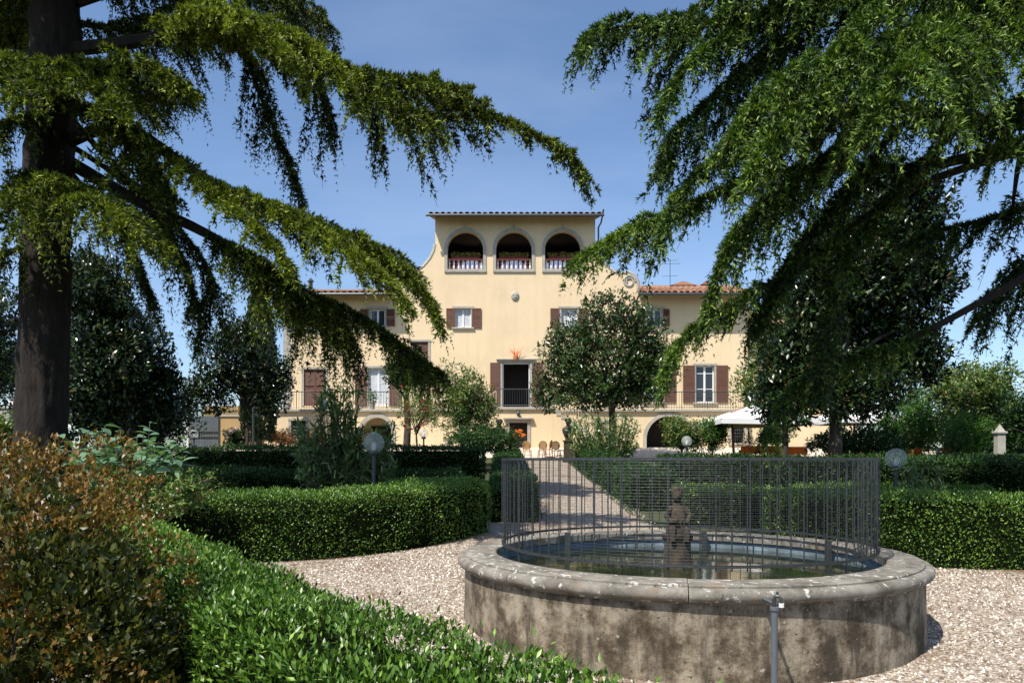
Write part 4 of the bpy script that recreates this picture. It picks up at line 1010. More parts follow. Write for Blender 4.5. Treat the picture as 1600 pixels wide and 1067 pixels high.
def cloth_table(px0, px1, py, Y, label):
    x0, x1 = (px0-800)*Y/F, (px1-800)*Y/F; zt = EYE+(718-py)*Y/F; z0 = float(g(Y))
    t = thing('patio_table', ((x0+x1)/2, Y, z0), label, 'table', 'patio tables under orange cloths')
    n = 40; dz = .34; m = MB(); rim = []; hem = []
    peri = [(x0+(x1-x0)*i/n, Y-.4) for i in range(n)] + [(x1, Y-.4+.8*i/10) for i in range(10)] + [(x1-(x1-x0)*i/n, Y+.4) for i in range(n)] + [(x0, Y+.4-.8*i/10) for i in range(10)]
    for k, (x, y) in enumerate(peri):
        rim.append((x, y, zt)); w = .03*math.sin(k*1.7)+.02*math.sin(k*.6)
        cx, cy = (x0+x1)/2, Y; d = Vector((x-cx, y-cy)).normalized(); hem.append((x+d.x*(.04+w), y+d.y*(.04+w), zt-dz+.03*math.sin(k*.9)))
    q = len(peri); m.add(rim+hem, [tuple(range(q))] + [(i, i+q, (i+1) % q+q, (i+1) % q) for i in range(q)]); m.build('tablecloth', M['orange'], t)
    for sx in (x0+.1, x1-.1):
        for sy in (Y-.3, Y+.3): MB().tube([(sx, sy, z0), (sx, sy, zt-.02)], .025, 6).build('leg', M['iron'], t)
cloth_table(1162, 1206, 697, 34.6, 'long table under an orange cloth beneath the leaning pole parasol')
cloth_table(1210, 1256, 698, 33.6, 'table under an orange cloth left of the big magnolia trunk')
cloth_table(1300, 1358, 699, 33.0, 'table under an orange cloth right of the big magnolia trunk')
cloth_table(1420, 1432, 701, 30., 'small table with an orange cloth below the bright green tree')
cloth_table(1482, 1496, 699, 29., 'small table with an orange cloth near the stone garden post')
def chair_proto():
    t = thing('bistro_chair', (0, 0, 0), 'x', 'chair', 'rattan chairs in a row on the terrace')
    m = MB(); m.lathe([(0, .43), (.2, .43), (.225, .445), (.2, .465), (0, .47)], (0, 0, 0), 16); m.build('seat', M['rattan'], t, True)
    m = MB(); m.tube([(.2*math.cos(a), .0, .2*math.sin(a)) for a in np.linspace(0, 2*math.pi, 21)], .018, 6, False)
    m.v = [(x, .2+z*.18+.0, z+.70) for x, y, z in m.v]; fr = m.build('backrest', M['rattan'], t, True)
    m = MB()
    for k in range(9):
        s = -.16+.04*k; h = math.sqrt(max(.0, .19**2-s*s))
        m.box(s-.012, s+.012, -.004, .004, -h, h); m.box(-h, h, -.009, -.004, s-.012, s+.012)
    m.v = [(x, .2+z*.18+y, z+.70) for x, y, z in m.v]; m.build('weave', M['rattan'], fr)
    for sx in (-1, 1):
        MB().tube([(sx*.15, -.14, .43), (sx*.19, -.19, 0)], .017, 6).build('leg', M['red'], t)
        MB().tube([(sx*.17, .27, .72), (sx*.16, .17, .44), (sx*.2, .22, 0)], .017, 6).build('leg', M['red'], t)
    MB().tube([(.17*math.cos(a), .17*math.sin(a), .22) for a in np.linspace(0, 2*math.pi, 15)], .011, 5, False).build('stretcher', M['rattan'], t)
    return t
cp = chair_proto()
labs = ['round backed rattan chair standing closest to the front door frame', 'round backed rattan chair, second along the terrace row from the door', 'round backed rattan chair turned side on in the middle of the row',
        'round backed rattan chair, last but one in the row before the right bust', 'round backed rattan chair standing right against the right stone bust']
for i, (p, y, r) in enumerate([(824, 37.6, 2.9), (847, 37.9, 3.3), (855, 38.2, 4.3), (870, 37.6, 2.8), (878, 38., 4.2)]):
    o = cp if i == 0 else copy_tree(cp)
    o.location = ((p-800)*y/F, y, float(g(y))+.015); o.rotation_euler = (0, 0, r); o['label'] = labs[i]
def bust(px_, Y, py_top, label):
    c = P(px_, py_top, Y); x = c[0]; z0 = float(g(Y)); H = c[2]-z0
    t = thing('stone_bust', (x, Y, z0), label, 'statue', 'busts flanking the path')
    zp = H-1.0
    MB().box(x-.26, x+.26, Y-.26, Y+.26, z0-.05, z0+.15, .02).box(x-.2, x+.2, Y-.2, Y+.2, z0+.15, z0+zp-.06, .01).box(x-.25, x+.25, Y-.25, Y+.25, z0+zp-.06, z0+zp, .015).build('pedestal', M['mossy'], t)
    m = MB()
    pr = [(0, zp), (.15, zp), (.14, zp+.08), (.20, zp+.2), (.27, zp+.38), (.29, zp+.50), (.25, zp+.58), (.12, zp+.64), (.085, zp+.70), (.09, zp+.73), (0, zp+.74)]
    m.lathe(pr, (x, Y, z0), 16, sx=1, sy=.62)
    m.lathe([(.135*math.sin(a), -.165*math.cos(a)) for a in np.linspace(0, math.pi, 12)], (x, Y-.02, z0+zp+.85), 14, sx=.95, sy=1.05)
    m.tube([(x, Y-.15, z0+zp+.87), (x, Y-.185, z0+zp+.82)], [.018, .03], 6)
    m.build('figure', M['bronze'], t, True)
    m = MB()
    for k in range(26):
        a = k*2.4; h = k/26; r = .14*math.sqrt(1-(h*.8)**2); m.lathe([(0, -.04), (.04, 0), (0, .04)], (x+r*math.cos(a), Y+.02+r*math.sin(a)*.9+.02, z0+zp+.88+h*.13), 6)
    m.build('hair', M['bronze'], t, True)
bust(888, 35.5, 654, 'dark stone bust on a pedestal at the right edge of the path')
bust(780, 34.5, 655, 'dark stone bust in shade at the left edge of the path')
def pot(x, y, z, h, label, leafm='brightgreen', mat='pot', fol=.4, cat='potted plant', group=None):
    t = thing('potted_plant', (x, y, z), label, cat, group)
    MB().lathe([(0, 0), (h*.28, 0), (h*.38, h*.8), (h*.43, h*.82), (h*.43, h), (h*.36, h), (h*.34, h*.9), (0, h*.9)], (x, y, z), 14).build('pot', M[mat], t, True)
    n = 260; p = np.array([x, y, z+h]) + rnd(n)*np.array([fol*.4, fol*.4, fol*.4]) + UP*fol*.5
    leaves('foliage', p, rnd(n)*.6+UP*.6, rnd(n), rng.uniform(.08, .16, n), rng.uniform(.03, .06, n), M[leafm], t)
pot((508-800)*42.2/F, 42.25, 4.33, .55, 'white pot with a leafy plant on the terrace before the closed shutters', mat='white')
pot((581-800)*42.2/F, 42.25, 4.33, .5, 'stone pot with a small plant on the terrace before the curtained window', mat='stone')
pot((412-800)*42.2/F, 42.6, 4.33, .5, 'terracotta pot with red blooms at the end of the terrace railing', 'pinkbush')
pot((1168-800)*35.4/F, 35.9, 1.45, .6, 'dark potted shrub standing behind the orange tables', 'cypress', 'bronze', .75)
pot((1482-800)*27/F, 27., .95, .9, 'dark clipped shrub in a pot near the small orange table', 'cypress', 'bronze', .8)
def garden_post():
    c = P(1562, 662, 22.); z0 = float(g(22.))
    t = thing('stone_garden_post', (c[0], 22., z0), 'tapered pale stone post standing at the right hedge end', 'post')
    MB().add([(c[0]+sx*.13, 22+sy*.1, z0-.1) for sx, sy in ((-1,-1),(1,-1),(1,1),(-1,1))]+[(c[0]+sx*.11, 22+sy*.09, c[2]-.22) for sx, sy in ((-1,-1),(1,-1),(1,1),(-1,1))]+[(c[0]+.0, 22, c[2])], [(0,1,5,4),(1,2,6,5),(2,3,7,6),(3,0,4,7),(4,5,8),(5,6,8),(6,7,8),(7,4,8)]).build('shaft', M['stone'], t)
    MB().box(c[0]-.15, c[0]+.15, 21.87, 22.13, c[2]-.28, c[2]-.22, .01).build('band', M['stone'], t)
garden_post()

# ------------------------------------------------------------------ hedges
hedge('bright green clipped box hedge sweeping along the near side of the gravel circle', [(-4.1, 7.25), (-3.3, 6.8), (-2.48, 5.8), (-1.38, 4.16), (-.38, 2.99), (.42, 2.5), (1.0, 2.14), (1.6, 1.78)], .68, 1.16, 3900, .038, .0155, M['box'], .06, .03)
hedge('thick clipped box hedge curving behind the gravel between russet shrub and path', [(-7.0, 11.4), (-5.5, 11.6), (-3.6, 11.95), (-2.5, 12.4), (-1.7, 13.3), (-.95, 14.6)], 1.35, .97, 1900, .04, .018, M['box'], .06, .04, .3)
hedge('clipped box hedge right of the fountain running into the shade', [(4.3, 12.6), (5.3, 11.75), (6.4, 11.3), (7.6, 11.25), (9.5, 11.6)], 1.1, .99, 2000, .04, .018, M['box'], .05, .03, .3)
hedge('low box hedge seen through the fountain cage right of the path', [(3.4, 15.6), (5.2, 15.4), (7.5, 15.6), (9.6, 15.8)], 1.1, .72, 1500, .05, .022, M['box'], .06, .04, .3)
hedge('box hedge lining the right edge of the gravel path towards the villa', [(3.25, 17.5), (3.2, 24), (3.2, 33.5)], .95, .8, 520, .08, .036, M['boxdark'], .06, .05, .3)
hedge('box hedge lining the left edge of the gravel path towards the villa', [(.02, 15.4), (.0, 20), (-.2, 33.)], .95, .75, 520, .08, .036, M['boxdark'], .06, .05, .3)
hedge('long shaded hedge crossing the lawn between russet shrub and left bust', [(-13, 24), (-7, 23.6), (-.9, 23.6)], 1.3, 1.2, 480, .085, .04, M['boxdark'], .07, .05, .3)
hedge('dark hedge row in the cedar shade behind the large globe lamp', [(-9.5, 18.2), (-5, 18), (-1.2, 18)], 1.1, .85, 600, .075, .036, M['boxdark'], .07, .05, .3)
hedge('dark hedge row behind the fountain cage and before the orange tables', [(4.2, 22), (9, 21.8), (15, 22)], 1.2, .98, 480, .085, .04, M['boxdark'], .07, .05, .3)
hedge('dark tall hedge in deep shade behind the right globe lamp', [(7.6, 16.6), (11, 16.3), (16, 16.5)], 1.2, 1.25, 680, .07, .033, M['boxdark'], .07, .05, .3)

# ------------------------------------------------------------------ shrubs and trees
def dome(c, rx, ry, z0, z1): return (c[0], c[1], (z0+z1)/2, rx, ry, (z1-z0)/2)
# russet shrub, foreground left
def russet():
    t = thing('russet_shrub', (-2.6, 3.9, -.3), 'dense shrub with orange brown young shoots beside the front hedge', 'shrub')
    lobes = [(-2.6, 3.9, .55, .82, .8, 1.0), (-2.05, 3.65, .45, .48, .5, .78), (-2.85, 4.4, .9, .7, .6, .84), (-2.7, 3.4, .3, .6, .5, .75), (-2.02, 4.1, .62, .4, .42, .62), (-3.4, 3.9, .6, .7, .8, .95), (-2.4, 4.2, .98, .5, .5, .80), (-2.85, 4.4, .95, .66, .56, .8), (-2.6, 4.0, .75, .72, .7, .88), (-2.1, 3.8, .7, .4, .45, .62), (-1.82, 3.55, .25, .36, .42, .62)]
    c, ax = crown_points(lobes, 9800, .66)
    c = c[(c[:, 2] > -.3) & (noise(c, 5.0) < .72)]; ax = nrm(c-np.array([-2.6, 4.0, .35])+UP*.35)
    per = 8; n = len(c)*per; pc = np.repeat(c, per, 0); pa = np.repeat(ax, per, 0)
    shoot = noise(c, 3.2) + .6*noise(c+9, 9.0) + rng.normal(0, .2, len(c)) + .45*(c[:, 2]-.75)
    cl = np.repeat(shoot > .1, per)
    A = nrm(pa*.75+UP*.35+rnd(n)*.55); pos = pc+rnd(n)*.016+pa*np.where(cl, .03, -.03)[:, None]
    tint = np.where(cl, np.clip(rng.normal(.66, .16, n), .34, 1), rng.uniform(0, .38, n)); L = np.where(cl, .028, .034)*rng.uniform(.7, 1.3, n)
    leaves('foliage', pos, A, pa+rnd(n)*.5, L*1.15, L*.62, M['russet'], t, tint)
    ps = [(curve3((-2.6+rng.normal()*.12, 3.95+rng.normal()*.12, -.35), e, (0, 0, .05)), np.linspace(.02, .005, 6)) for e in c[rng.choice(len(c), 40, replace=False)]]
    limb_tubes(ps, 'stem', M['bark2'], t, 5)
russet()
def strap():
    t = thing('strap_leaf_clump', (-2.3, 3.2, -.33), 'clump of arching strap leaves at the foot of the russet shrub', 'plant')
    n = 190; a = rng.uniform(0, 6.28, n); p = np.stack([-2.3+rng.normal(0, .16, n), 3.2+rng.normal(0, .08, n), np.full(n, -.34)], 1)
    m = []; 
    for i in range(n):
        L = rng.uniform(.8, 1.3); d = np.array([math.cos(a[i]), math.sin(a[i]), 0]); s = np.array([-d[1], d[0], 0]); el = rng.uniform(1.0, 1.4)
        u = np.linspace(0, 1, 6)[:, None]; c = p[i] + d*L*u*math.cos(el)*1.2 + UP*(L*u*math.sin(el) - L*.55*u**2.2)
        w = .011*np.array([1, 1.2, 1.15, .95, .6, .08])[:, None]
        m.append(np.stack([c-s*w, c+s*w], 1).reshape(-1, 3))
    V = np.concatenate(m); Fc = [(i*12+2*k, i*12+2*k+1, i*12+2*k+3, i*12+2*k+2) for i in range(n) for k in range(5)]
    np_obj('blade', V, Fc, M['strap'], t, np.repeat(rng.random(n), 12), kind='stuff')
strap()
# broad leaved shrub behind: every leaf a part
def broad_shrub():
    Y = 10.2; t = thing('broad_leaved_shrub', ((205-800)*Y/F, Y, 0), 'tall shrub with large blue green leaves behind the russet shrub', 'shrub')
    mats = []
    for q in range(3):
        m = MB(); L, Wd = 1.0, .62; rows = [(0, .0), (.15, .30), (.4, .5), (.65, .42), (.85, .2), (1, .0)]
        vs = []; fs = []
        for u, w in rows: vs += [(u, w*Wd, -.28*u*u+.12*w), (u, 0, -.28*u*u), (u, -w*Wd, -.28*u*u+.12*w)]
        for i in range(5): fs += [(i*3, i*3+1, i*3+4, i*3+3), (i*3+1, i*3+2, i*3+5, i*3+4)]
        m.add(vs, fs); me = m.mesh('leaf', M['bigleaf'], True)
        a = me.attributes.new('tint', 'FLOAT', 'POINT'); a.data.foreach_set('value', np.full(len(me.vertices), .15+.35*q, np.float32)); mats.append(me)
    stems = []
    for k in range(42):
        px_ = rng.uniform(95, 292); top = np.interp(px_, [90, 150, 200, 240, 290], [676, 660, 664, 650, 664])+rng.uniform(0, 72)
        yy = Y+rng.uniform(-.5, .6); e = P(px_, top, yy); b = np.array([e[0]*.2+((205-800)*Y/F)*.8, Y+(yy-Y)*.3, 0]); cv = curve3(b, e, (0, 0, .0)); stems.append((cv, np.linspace(.010, .005, 6)))
        for j in range(7):
            u = 1-j*.04; pt = b*(1-u)+e*u; a = j*2.3+k; 
            o = bpy.data.objects.new('leaf', mats[int(rng.integers(3))]); link(o, t); o.location = pt-org(t)
            o.rotation_euler = (rng.normal()*.35, rng.uniform(-.5, .35), a); s = rng.uniform(.13, .21); o.scale = (s, s, s)
    limb_tubes(stems, 'stem', M['bark3'], t, 5)
broad_shrub()
def blade_shrub(label, base, stems, ll, lw, mat, nst, per, name='oleander_shrub', flowers=None):
    """many upright stems with long narrow leaves; stems: function -> end point"""
    base = np.array(base); t = thing(name, tuple(base), label, 'shrub')
    E = np.array([stems() for _ in range(nst)]); paths = []; pos = []; ax = []
    for e in E:
        b = base + np.array([(e[0]-base[0])*.3, (e[1]-base[1])*.3, -.05]); cv = curve3(b, e, ((e[0]-b[0])*.12, 0, .12)); paths.append((cv, np.linspace(.014, .005, 6)))
        u = 1-rng.random(per)**1.4*.75; i = u*5; ii = np.minimum(i.astype(int), 4); fr = (i-ii)[:, None]
        pos.append(cv[ii]*(1-fr)+cv[ii+1]*fr); ax.append(nrm(cv[ii+1]-cv[ii]))
    pos = np.concatenate(pos); ax = np.concatenate(ax); n = len(pos)
    A = nrm(ax*.6+rnd(n)*.6); leaves('foliage', pos, A, UP+rnd(n)*.4, ll*rng.uniform(.6, 1.2, n), lw*rng.uniform(.7, 1.2, n), mat, t, six=True, bend=.18)
    limb_tubes(paths, 'stem', M['bark2'], t, 4); return t
U = rng.uniform
def ol1():
    if rng.random() < .72: return P(U(464, 618), U(662, 752), U(14.9, 15.8))
    return P(U(497, 560), U(598, 670), U(15, 15.6))
blade_shrub('oleander with long pale green leaves beside the large globe lamp', (-3.4, 15.3, .28), ol1, .21, .042, M['oleander'], 200, 28)
blade_shrub('light green oleander mound right of the path before the stairs', (3.9, 31., 1.2), lambda: P(U(886, 1000), U(648, 705), U(30, 32)), .22, .05, M['oleander'], 190, 22)
blade_shrub('low dark oleander in the shade behind the right hedge', (7.5, 14.2, .2), lambda: P(U(1405, 1480), U(715, 790), U(13.8, 14.6)), .18, .03, M['oleander'], 40, 16)
def loose(label, c0, x0, x1, y0, y1, Y, mat, ncl, per, ll, lw, name='garden_shrub', flowers=None, cat='shrub', trunk=None, dy=None, lob=None, shell=.35):
    a, b = P(x0, y1, Y), P(x1, y0, Y); cx = (a[0]+b[0])/2; rx = (b[0]-a[0])/2; cz = (a[2]+b[2])/2; rz = (b[2]-a[2])/2; ry = dy or rx
    z0 = float(g(Y)); lobes = [(cx, Y, cz, rx*.82, ry*.82, rz*.82)]
    for k in range(9):
        an = k*.9+rng.random(); lobes.append((cx+rx*.55*math.cos(an), Y+ry*.55*math.sin(an), cz+rz*rng.uniform(-.5, .55), rx*.45, ry*.45, rz*.45))
    if lob:
        lobes = []
        for u, v, ru, rv in lob:
            q = P(u, v, Y); k = Y/F; lobes += [(q[0], Y+rng.uniform(-.5, .5)*min(ru*k, 1.5), q[2], ru*k, max(ru*k*.8, .5), rv*k)]
    return broadleaf(name, label, cat, (cx if c0 is None else (c0-800)*Y/F, Y, z0), (cx if c0 is None else (c0-800)*Y/F, Y, max(cz-rz*.6, z0+.3)), trunk or .05, lobes, int(ncl*2.3), per, ll, lw, mat, flowers=flowers, spread=ll*.34, six=Y < 20, shell=shell)
loose('dark glossy magnolia with a round crown standing before the villa front', 955, 830, 1052, 462, 655, 36., M['magnolia_lit'], 1700, 8, .21, .09, 'magnolia_tree', cat='tree', trunk=.2, lob=[(945, 568, 98, 74), (950, 492, 48, 36), (872, 600, 46, 44), (1014, 585, 44, 52), (1000, 525, 44, 46), (892, 540, 52, 46), (920, 615, 56, 30), (985, 610, 50, 28), (855, 620, 24, 26), (1030, 560, 26, 40)])
loose('large dark magnolia behind the drooping cedar with sky showing through its leaves', 1303, 1185, 1512, 235, 690, 24., M['magnolia'], 3000, 8, .22, .1, 'magnolia_tree', cat='tree', trunk=.22, lob=[(1340, 420, 110, 110), (1432, 325, 68, 76), (1452, 430, 58, 66), (1400, 520, 90, 64), (1250, 560, 66, 74), (1225, 625, 60, 42), (1330, 600, 90, 56), (1390, 285, 60, 46), (1445, 565, 58, 36), (1290, 480, 70, 60)])
loose('pale leaved magnolia bough mass before the side building wall', 1225, 1140, 1275, 500, 668, 27., M['loquat'], 420, 7, .18, .07, 'magnolia_tree', cat='tree', trunk=.12)
loose('dark broad magnolia behind the left cedar trunk', 205, 90, 288, 395, 690, 24., M['magnolia'], 1900, 8, .19, .085, 'magnolia_tree', cat='tree', trunk=.18, lob=[(190, 560, 86, 96), (165, 465, 66, 60), (246, 605, 36, 60), (115, 600, 60, 90), (200, 655, 84, 44), (130, 420, 40, 34)])
loose('slim trunked dark leaved tree before the garden wall', 383, 288, 458, 505, 650, 27., M['magnolia'], 620, 8, .18, .08, 'young_tree', cat='tree', trunk=.065, lob=[(375, 560, 62, 52), (330, 605, 44, 40), (420, 610, 36, 44), (380, 520, 46, 26), (300, 620, 20, 28), (440, 585, 18, 30)])
loose('ivy capped leaning tree with a pale trunk left of the stairs', 634, 596, 674, 540, 618, 35., M['boxdark'], 520, 8, .12, .07, 'ivy_tree', cat='tree', trunk=.17)
loose('camellia with red blossoms between the ivy tree and the loquat', 650, 608, 700, 588, 690, 33.2, M['loquat'], 210, 7, .13, .05, 'camellia_shrub', ('redflower', 34, .10), trunk=.05)
loose('loquat with pale green pointed leaves left of the stair landing', 722, 668, 778, 563, 700, 32.5, M['loquat'], 430, 8, .2, .06, 'loquat_tree', cat='tree', trunk=.08)
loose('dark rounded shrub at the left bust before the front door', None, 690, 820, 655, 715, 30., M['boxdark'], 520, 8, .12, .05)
loose('russet pink shrub below the barred ground floor window', None, 414, 466, 667, 702, 39.5, M['pinkbush'], 300, 8, .09, .04)
loose('russet pink shrub right of the barred ground floor window', None, 474, 512, 670, 702, 39.2, M['pinkbush'], 220, 8, .09, .04)
loose('hydrangea with pale pink flower heads before the ochre garden wall', None, 348, 384, 668, 700, 38.5, M['boxdark'], 180, 8, .10, .06, flowers=('palepink', 60, .13))
loose('dark climbing shrub partly covering the right arched porch', None, 1030, 1100, 640, 715, 33., M['loquat'], 330, 8, .14, .05)
loose('bright green shrub beside the leaning pole parasol', None, 1085, 1140, 645, 712, 33.5, M['brightgreen'], 260, 8, .13, .055)
loose('white blossoming shrub growing behind the orange tables', None, 1182, 1248, 658, 698, 38., M['loquat'], 260, 8, .12, .06, flowers=('palepink', 70, .1))
loose('bright green light leaved tree right of the large magnolia', 1420, 1366, 1470, 585, 730, 30., M['brightgreen'], 620, 9, .12, .05, 'light_green_tree', cat='tree', trunk=.08)
loose('loquat tree with yellow green pointed leaves before the sky at right', 1528, 1442, 1596, 556, 690, 29., M['loquat'], 800, 8, .19, .065, 'loquat_tree', cat='tree', trunk=.1)
loose('fresh green shrub under the right loquat beside the stone post', None, 1470, 1556, 632, 730, 27.5, M['brightgreen'], 360, 8, .11, .05)
loose('dark leafy shrub between the stone post and the cedar shade', None, 1560, 1680, 600, 720, 25., M['boxdark'], 420, 8, .13, .055)
loose('light leaved shrub in front of the low boundary wall', None, -70, 32, 640, 715, 26., M['loquat'], 300, 8, .13, .06)
loose('bushy green tree behind the white block pillar', -10, -110, 60, 520, 640, 42., M['brightgreen'], 520, 8, .2, .09, 'bushy_tree', cat='tree', trunk=.15)
loose('dark bushy tree closing the view behind the left magnolia', 130, 30, 240, 440, 660, 46., M['cypress'], 700, 8, .3, .14, 'bushy_tree', cat='tree', trunk=.2)
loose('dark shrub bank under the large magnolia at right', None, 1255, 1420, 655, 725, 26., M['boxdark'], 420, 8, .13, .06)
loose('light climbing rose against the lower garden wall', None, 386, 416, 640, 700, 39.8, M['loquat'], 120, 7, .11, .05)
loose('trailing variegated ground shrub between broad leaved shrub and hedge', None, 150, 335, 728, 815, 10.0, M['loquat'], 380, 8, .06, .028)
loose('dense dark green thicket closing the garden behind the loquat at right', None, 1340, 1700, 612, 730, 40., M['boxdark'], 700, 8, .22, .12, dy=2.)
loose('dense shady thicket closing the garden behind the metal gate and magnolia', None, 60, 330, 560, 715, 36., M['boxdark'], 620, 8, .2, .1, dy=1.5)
loose('dark leafy tree at the garden edge left of the cedar trunk', -30, -130, 48, 400, 690, 29., M['magnolia'], 620, 8, .2, .09, 'edge_tree', cat='tree', trunk=.16)
def cypress():
    Y = 39.; b = P(405, 700, Y); z0 = float(g(Y)); ztop = P(405, 430, Y)[2]
    t = thing('cypress_tree', (b[0], Y, z0), 'tall dark columnar cypress left of the villa corner', 'tree')
    MB().tube([(b[0], Y, z0-.1), (b[0], Y, ztop-1)], [.16, .04], 8).build('trunk', M['bark2'], t)
    n = 18000; z = rng.random(n)**.9; r = np.interp(z, [0, .12, .4, .75, 1], [.55, .85, .95, .68, .05])*(1+.16*noise(np.stack([z*9, rng.random(n)*0, z*0], 1)))
    a = rng.uniform(0, 6.28, n); rr = r*np.sqrt(rng.uniform(.45, 1, n)); 
    p = np.stack([b[0]+rr*np.cos(a), Y+rr*np.sin(a), z0+.6+z*(ztop-z0-.6)], 1); p += np.stack([noise(p, 2.5), noise(p+5, 2.5), 0*z], 1)*.1
    A = np.stack([np.cos(a)*.4, np.sin(a)*.4, np.ones(n)], 1)+rnd(n)*.25
    leaves('crown', p, A, rnd(n), rng.uniform(.14, .25, n), rng.uniform(.05, .085, n), M['cypress'], t)
cypress()

# ------------------------------------------------------------------ cedars
def above(o, d, L):
    # the top of these trees lies higher than the picture's upper edge
    while L > .8:
        e = o+d*(L+1.2); 
        if abs(e[0]) > .72*e[1] or e[2]-1.9 > 1.6+.6*e[1]: break
        L -= .3
    return L
def left_cedar():
    b = P(62, 850, 14.); b[2] = 0.1
    c = Cedar([(b[0], 14., -.1), (b[0]+.02, 14., 2), P(72, 400, 14.), P(85, 100, 14.), P(92, -200, 14.), P(95, -1000, 14.)], [(0, .5), (1, .43), (4, .40), (9, .38), (13, .28), (21, .06)], 18,
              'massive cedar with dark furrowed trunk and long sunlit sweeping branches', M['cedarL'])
    B = c.branch
    K = dict(tuft=.08, tstep=.046, weep=.42, twsp=.058, up=.35)
    D = dict(tuft=.078, tstep=.044, twsp=.07, weep=.8)
    B(px((110, 78, 14), (215, 66, 13.7), (330, 40, 13.2), (450, 62, 12.9), (560, 118, 12.7), (650, 135, 12.6), (740, 172, 12.5), (830, 205, 12.4), (885, 240, 12.3), (904, 268, 12.3)), .13, .015, .2, 1.25, .065, .36, .30, dens=1.2, tip=.22, **K)
    B(px((300, 45, 13.3), (380, 25, 12.7), (460, 50, 12.3), (530, 105, 12.1), (555, 160, 12.1)), .05, .01, .0, 1.15, .06, .36, .30, dens=1.2, tint=.2, **K)
    B(px((280, 55, 13.4), (300, 30, 12.4), (350, 20, 11.9), (420, 50, 11.7), (470, 110, 11.6)), .05, .01, .0, 1.0, .065, .36, .30, tint=.22, **K)
    B(px((560, 120, 12.7), (620, 160, 12.4), (680, 190, 12.3)), .03, .008, .0, .8, .07, .7, .5, tint=.05, **K)
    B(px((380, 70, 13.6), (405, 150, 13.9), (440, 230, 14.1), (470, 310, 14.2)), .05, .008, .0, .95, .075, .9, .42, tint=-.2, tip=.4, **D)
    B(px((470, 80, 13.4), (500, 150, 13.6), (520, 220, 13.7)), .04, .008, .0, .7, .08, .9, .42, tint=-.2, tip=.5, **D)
    B(px((560, 130, 12.8), (585, 190, 12.9), (600, 250, 13)), .03, .008, .0, .6, .08, .9, .4, tint=-.1, tip=.5, **D)
    B(px((100, 225, 14), (185, 188, 13.6), (245, 225, 13.2), (330, 292, 12.9), (440, 325, 12.6), (550, 370, 12.4), (630, 415, 12.2), (670, 460, 12.1), (684, 500, 12.1)), .12, .014, .22, 1.15, .068, .36, .30, dens=1.2, tip=.4, tint=.08, **K)
    B(px((440, 330, 12.5), (530, 375, 11.9), (600, 425, 11.6), (640, 490, 11.5)), .04, .01, .0, .95, .07, .36, .30, tint=.18, **K)
    B(px((300, 280, 13), (360, 320, 12.4), (420, 370, 12.1), (460, 430, 12.1)), .05, .01, .05, .95, .07, .36, .30, tint=.15, **K)
    B(px((560, 375, 12.4), (620, 400, 12.8), (660, 440, 13)), .03, .01, .0, .8, .08, .7, .44, **K)
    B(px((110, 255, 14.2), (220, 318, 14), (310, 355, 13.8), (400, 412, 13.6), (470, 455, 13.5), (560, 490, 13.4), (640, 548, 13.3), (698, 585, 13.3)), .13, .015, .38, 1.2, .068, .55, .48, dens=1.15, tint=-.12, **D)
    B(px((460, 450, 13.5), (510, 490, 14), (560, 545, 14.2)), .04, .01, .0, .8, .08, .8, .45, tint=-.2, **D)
    B(px((330, 370, 13.8), (400, 400, 13), (440, 440, 12.8), (460, 500, 12.8)), .04, .01, .0, .8, .08, .8, .44, tint=.0, **K)
    B(px((100, 120, 13.6), (165, 104, 12.8), (245, 108, 12.4), (300, 140, 12.2)), .07, .01, .05, 1.2, .065, .36, .30, tint=.08, **K)
    B(px((110, 130, 13.8), (140, 120, 12.6), (170, 135, 11.9), (190, 180, 11.7)), .06, .01, .05, 1.0, .07, .36, .30, tint=.05, **K)
    B(px((60, 105, 13.6), (20, 88, 12.6), (-60, 110, 12.), (-140, 150, 12)), .07, .01, .05, 1.2, .07, .36, .30, tint=.05, **K)
    B(px((80, 110, 13.6), (70, 100, 12.4), (50, 120, 11.8), (40, 170, 11.6)), .06, .01, .05, 1.0, .07, .36, .30, tint=.05, **K)
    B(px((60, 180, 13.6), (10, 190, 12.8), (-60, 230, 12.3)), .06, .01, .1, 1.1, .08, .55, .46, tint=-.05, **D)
    B(px((90, 280, 13.6), (120, 295, 12.6), (170, 322, 12.), (212, 370, 11.8)), .06, .01, .05, 1.05, .068, .36, .30, tint=.12, **K)
    B(px((70, 270, 13.6), (50, 290, 12.5), (30, 320, 11.9), (20, 370, 11.8)), .06, .01, .05, 1.0, .07, .36, .30, tint=.05, **K)
    B(px((50, 310, 13.6), (10, 300, 12.7), (-60, 330, 12.2)), .06, .01, .1, 1.05, .08, .36, .30, **K)
    B(px((50, 380, 14), (0, 400, 13.4), (-50, 450, 13.2)), .06, .01, .2, .9, .09, .7, .5, tint=-.15, **D)
    B(px((110, 160, 14), (170, 175, 13.4), (200, 230, 13), (220, 290, 12.9)), .05, .01, .1, .95, .075, .36, .30, tint=.02, **K)
    B(px((180, 190, 13.6), (240, 240, 13.8), (270, 310, 14)), .05, .01, .0, .9, .08, .8, .46, tint=-.12, **D)
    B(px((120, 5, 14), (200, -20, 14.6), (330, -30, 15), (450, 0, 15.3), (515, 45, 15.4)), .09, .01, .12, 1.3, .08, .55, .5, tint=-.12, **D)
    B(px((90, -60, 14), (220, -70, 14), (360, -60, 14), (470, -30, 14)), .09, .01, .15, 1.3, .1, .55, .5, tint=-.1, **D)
    B(px((100, 30, 14), (180, 50, 14.6), (260, 40, 15), (330, 70, 15.2)), .07, .01, .1, 1.1, .085, .6, .48, tint=-.15, **D)
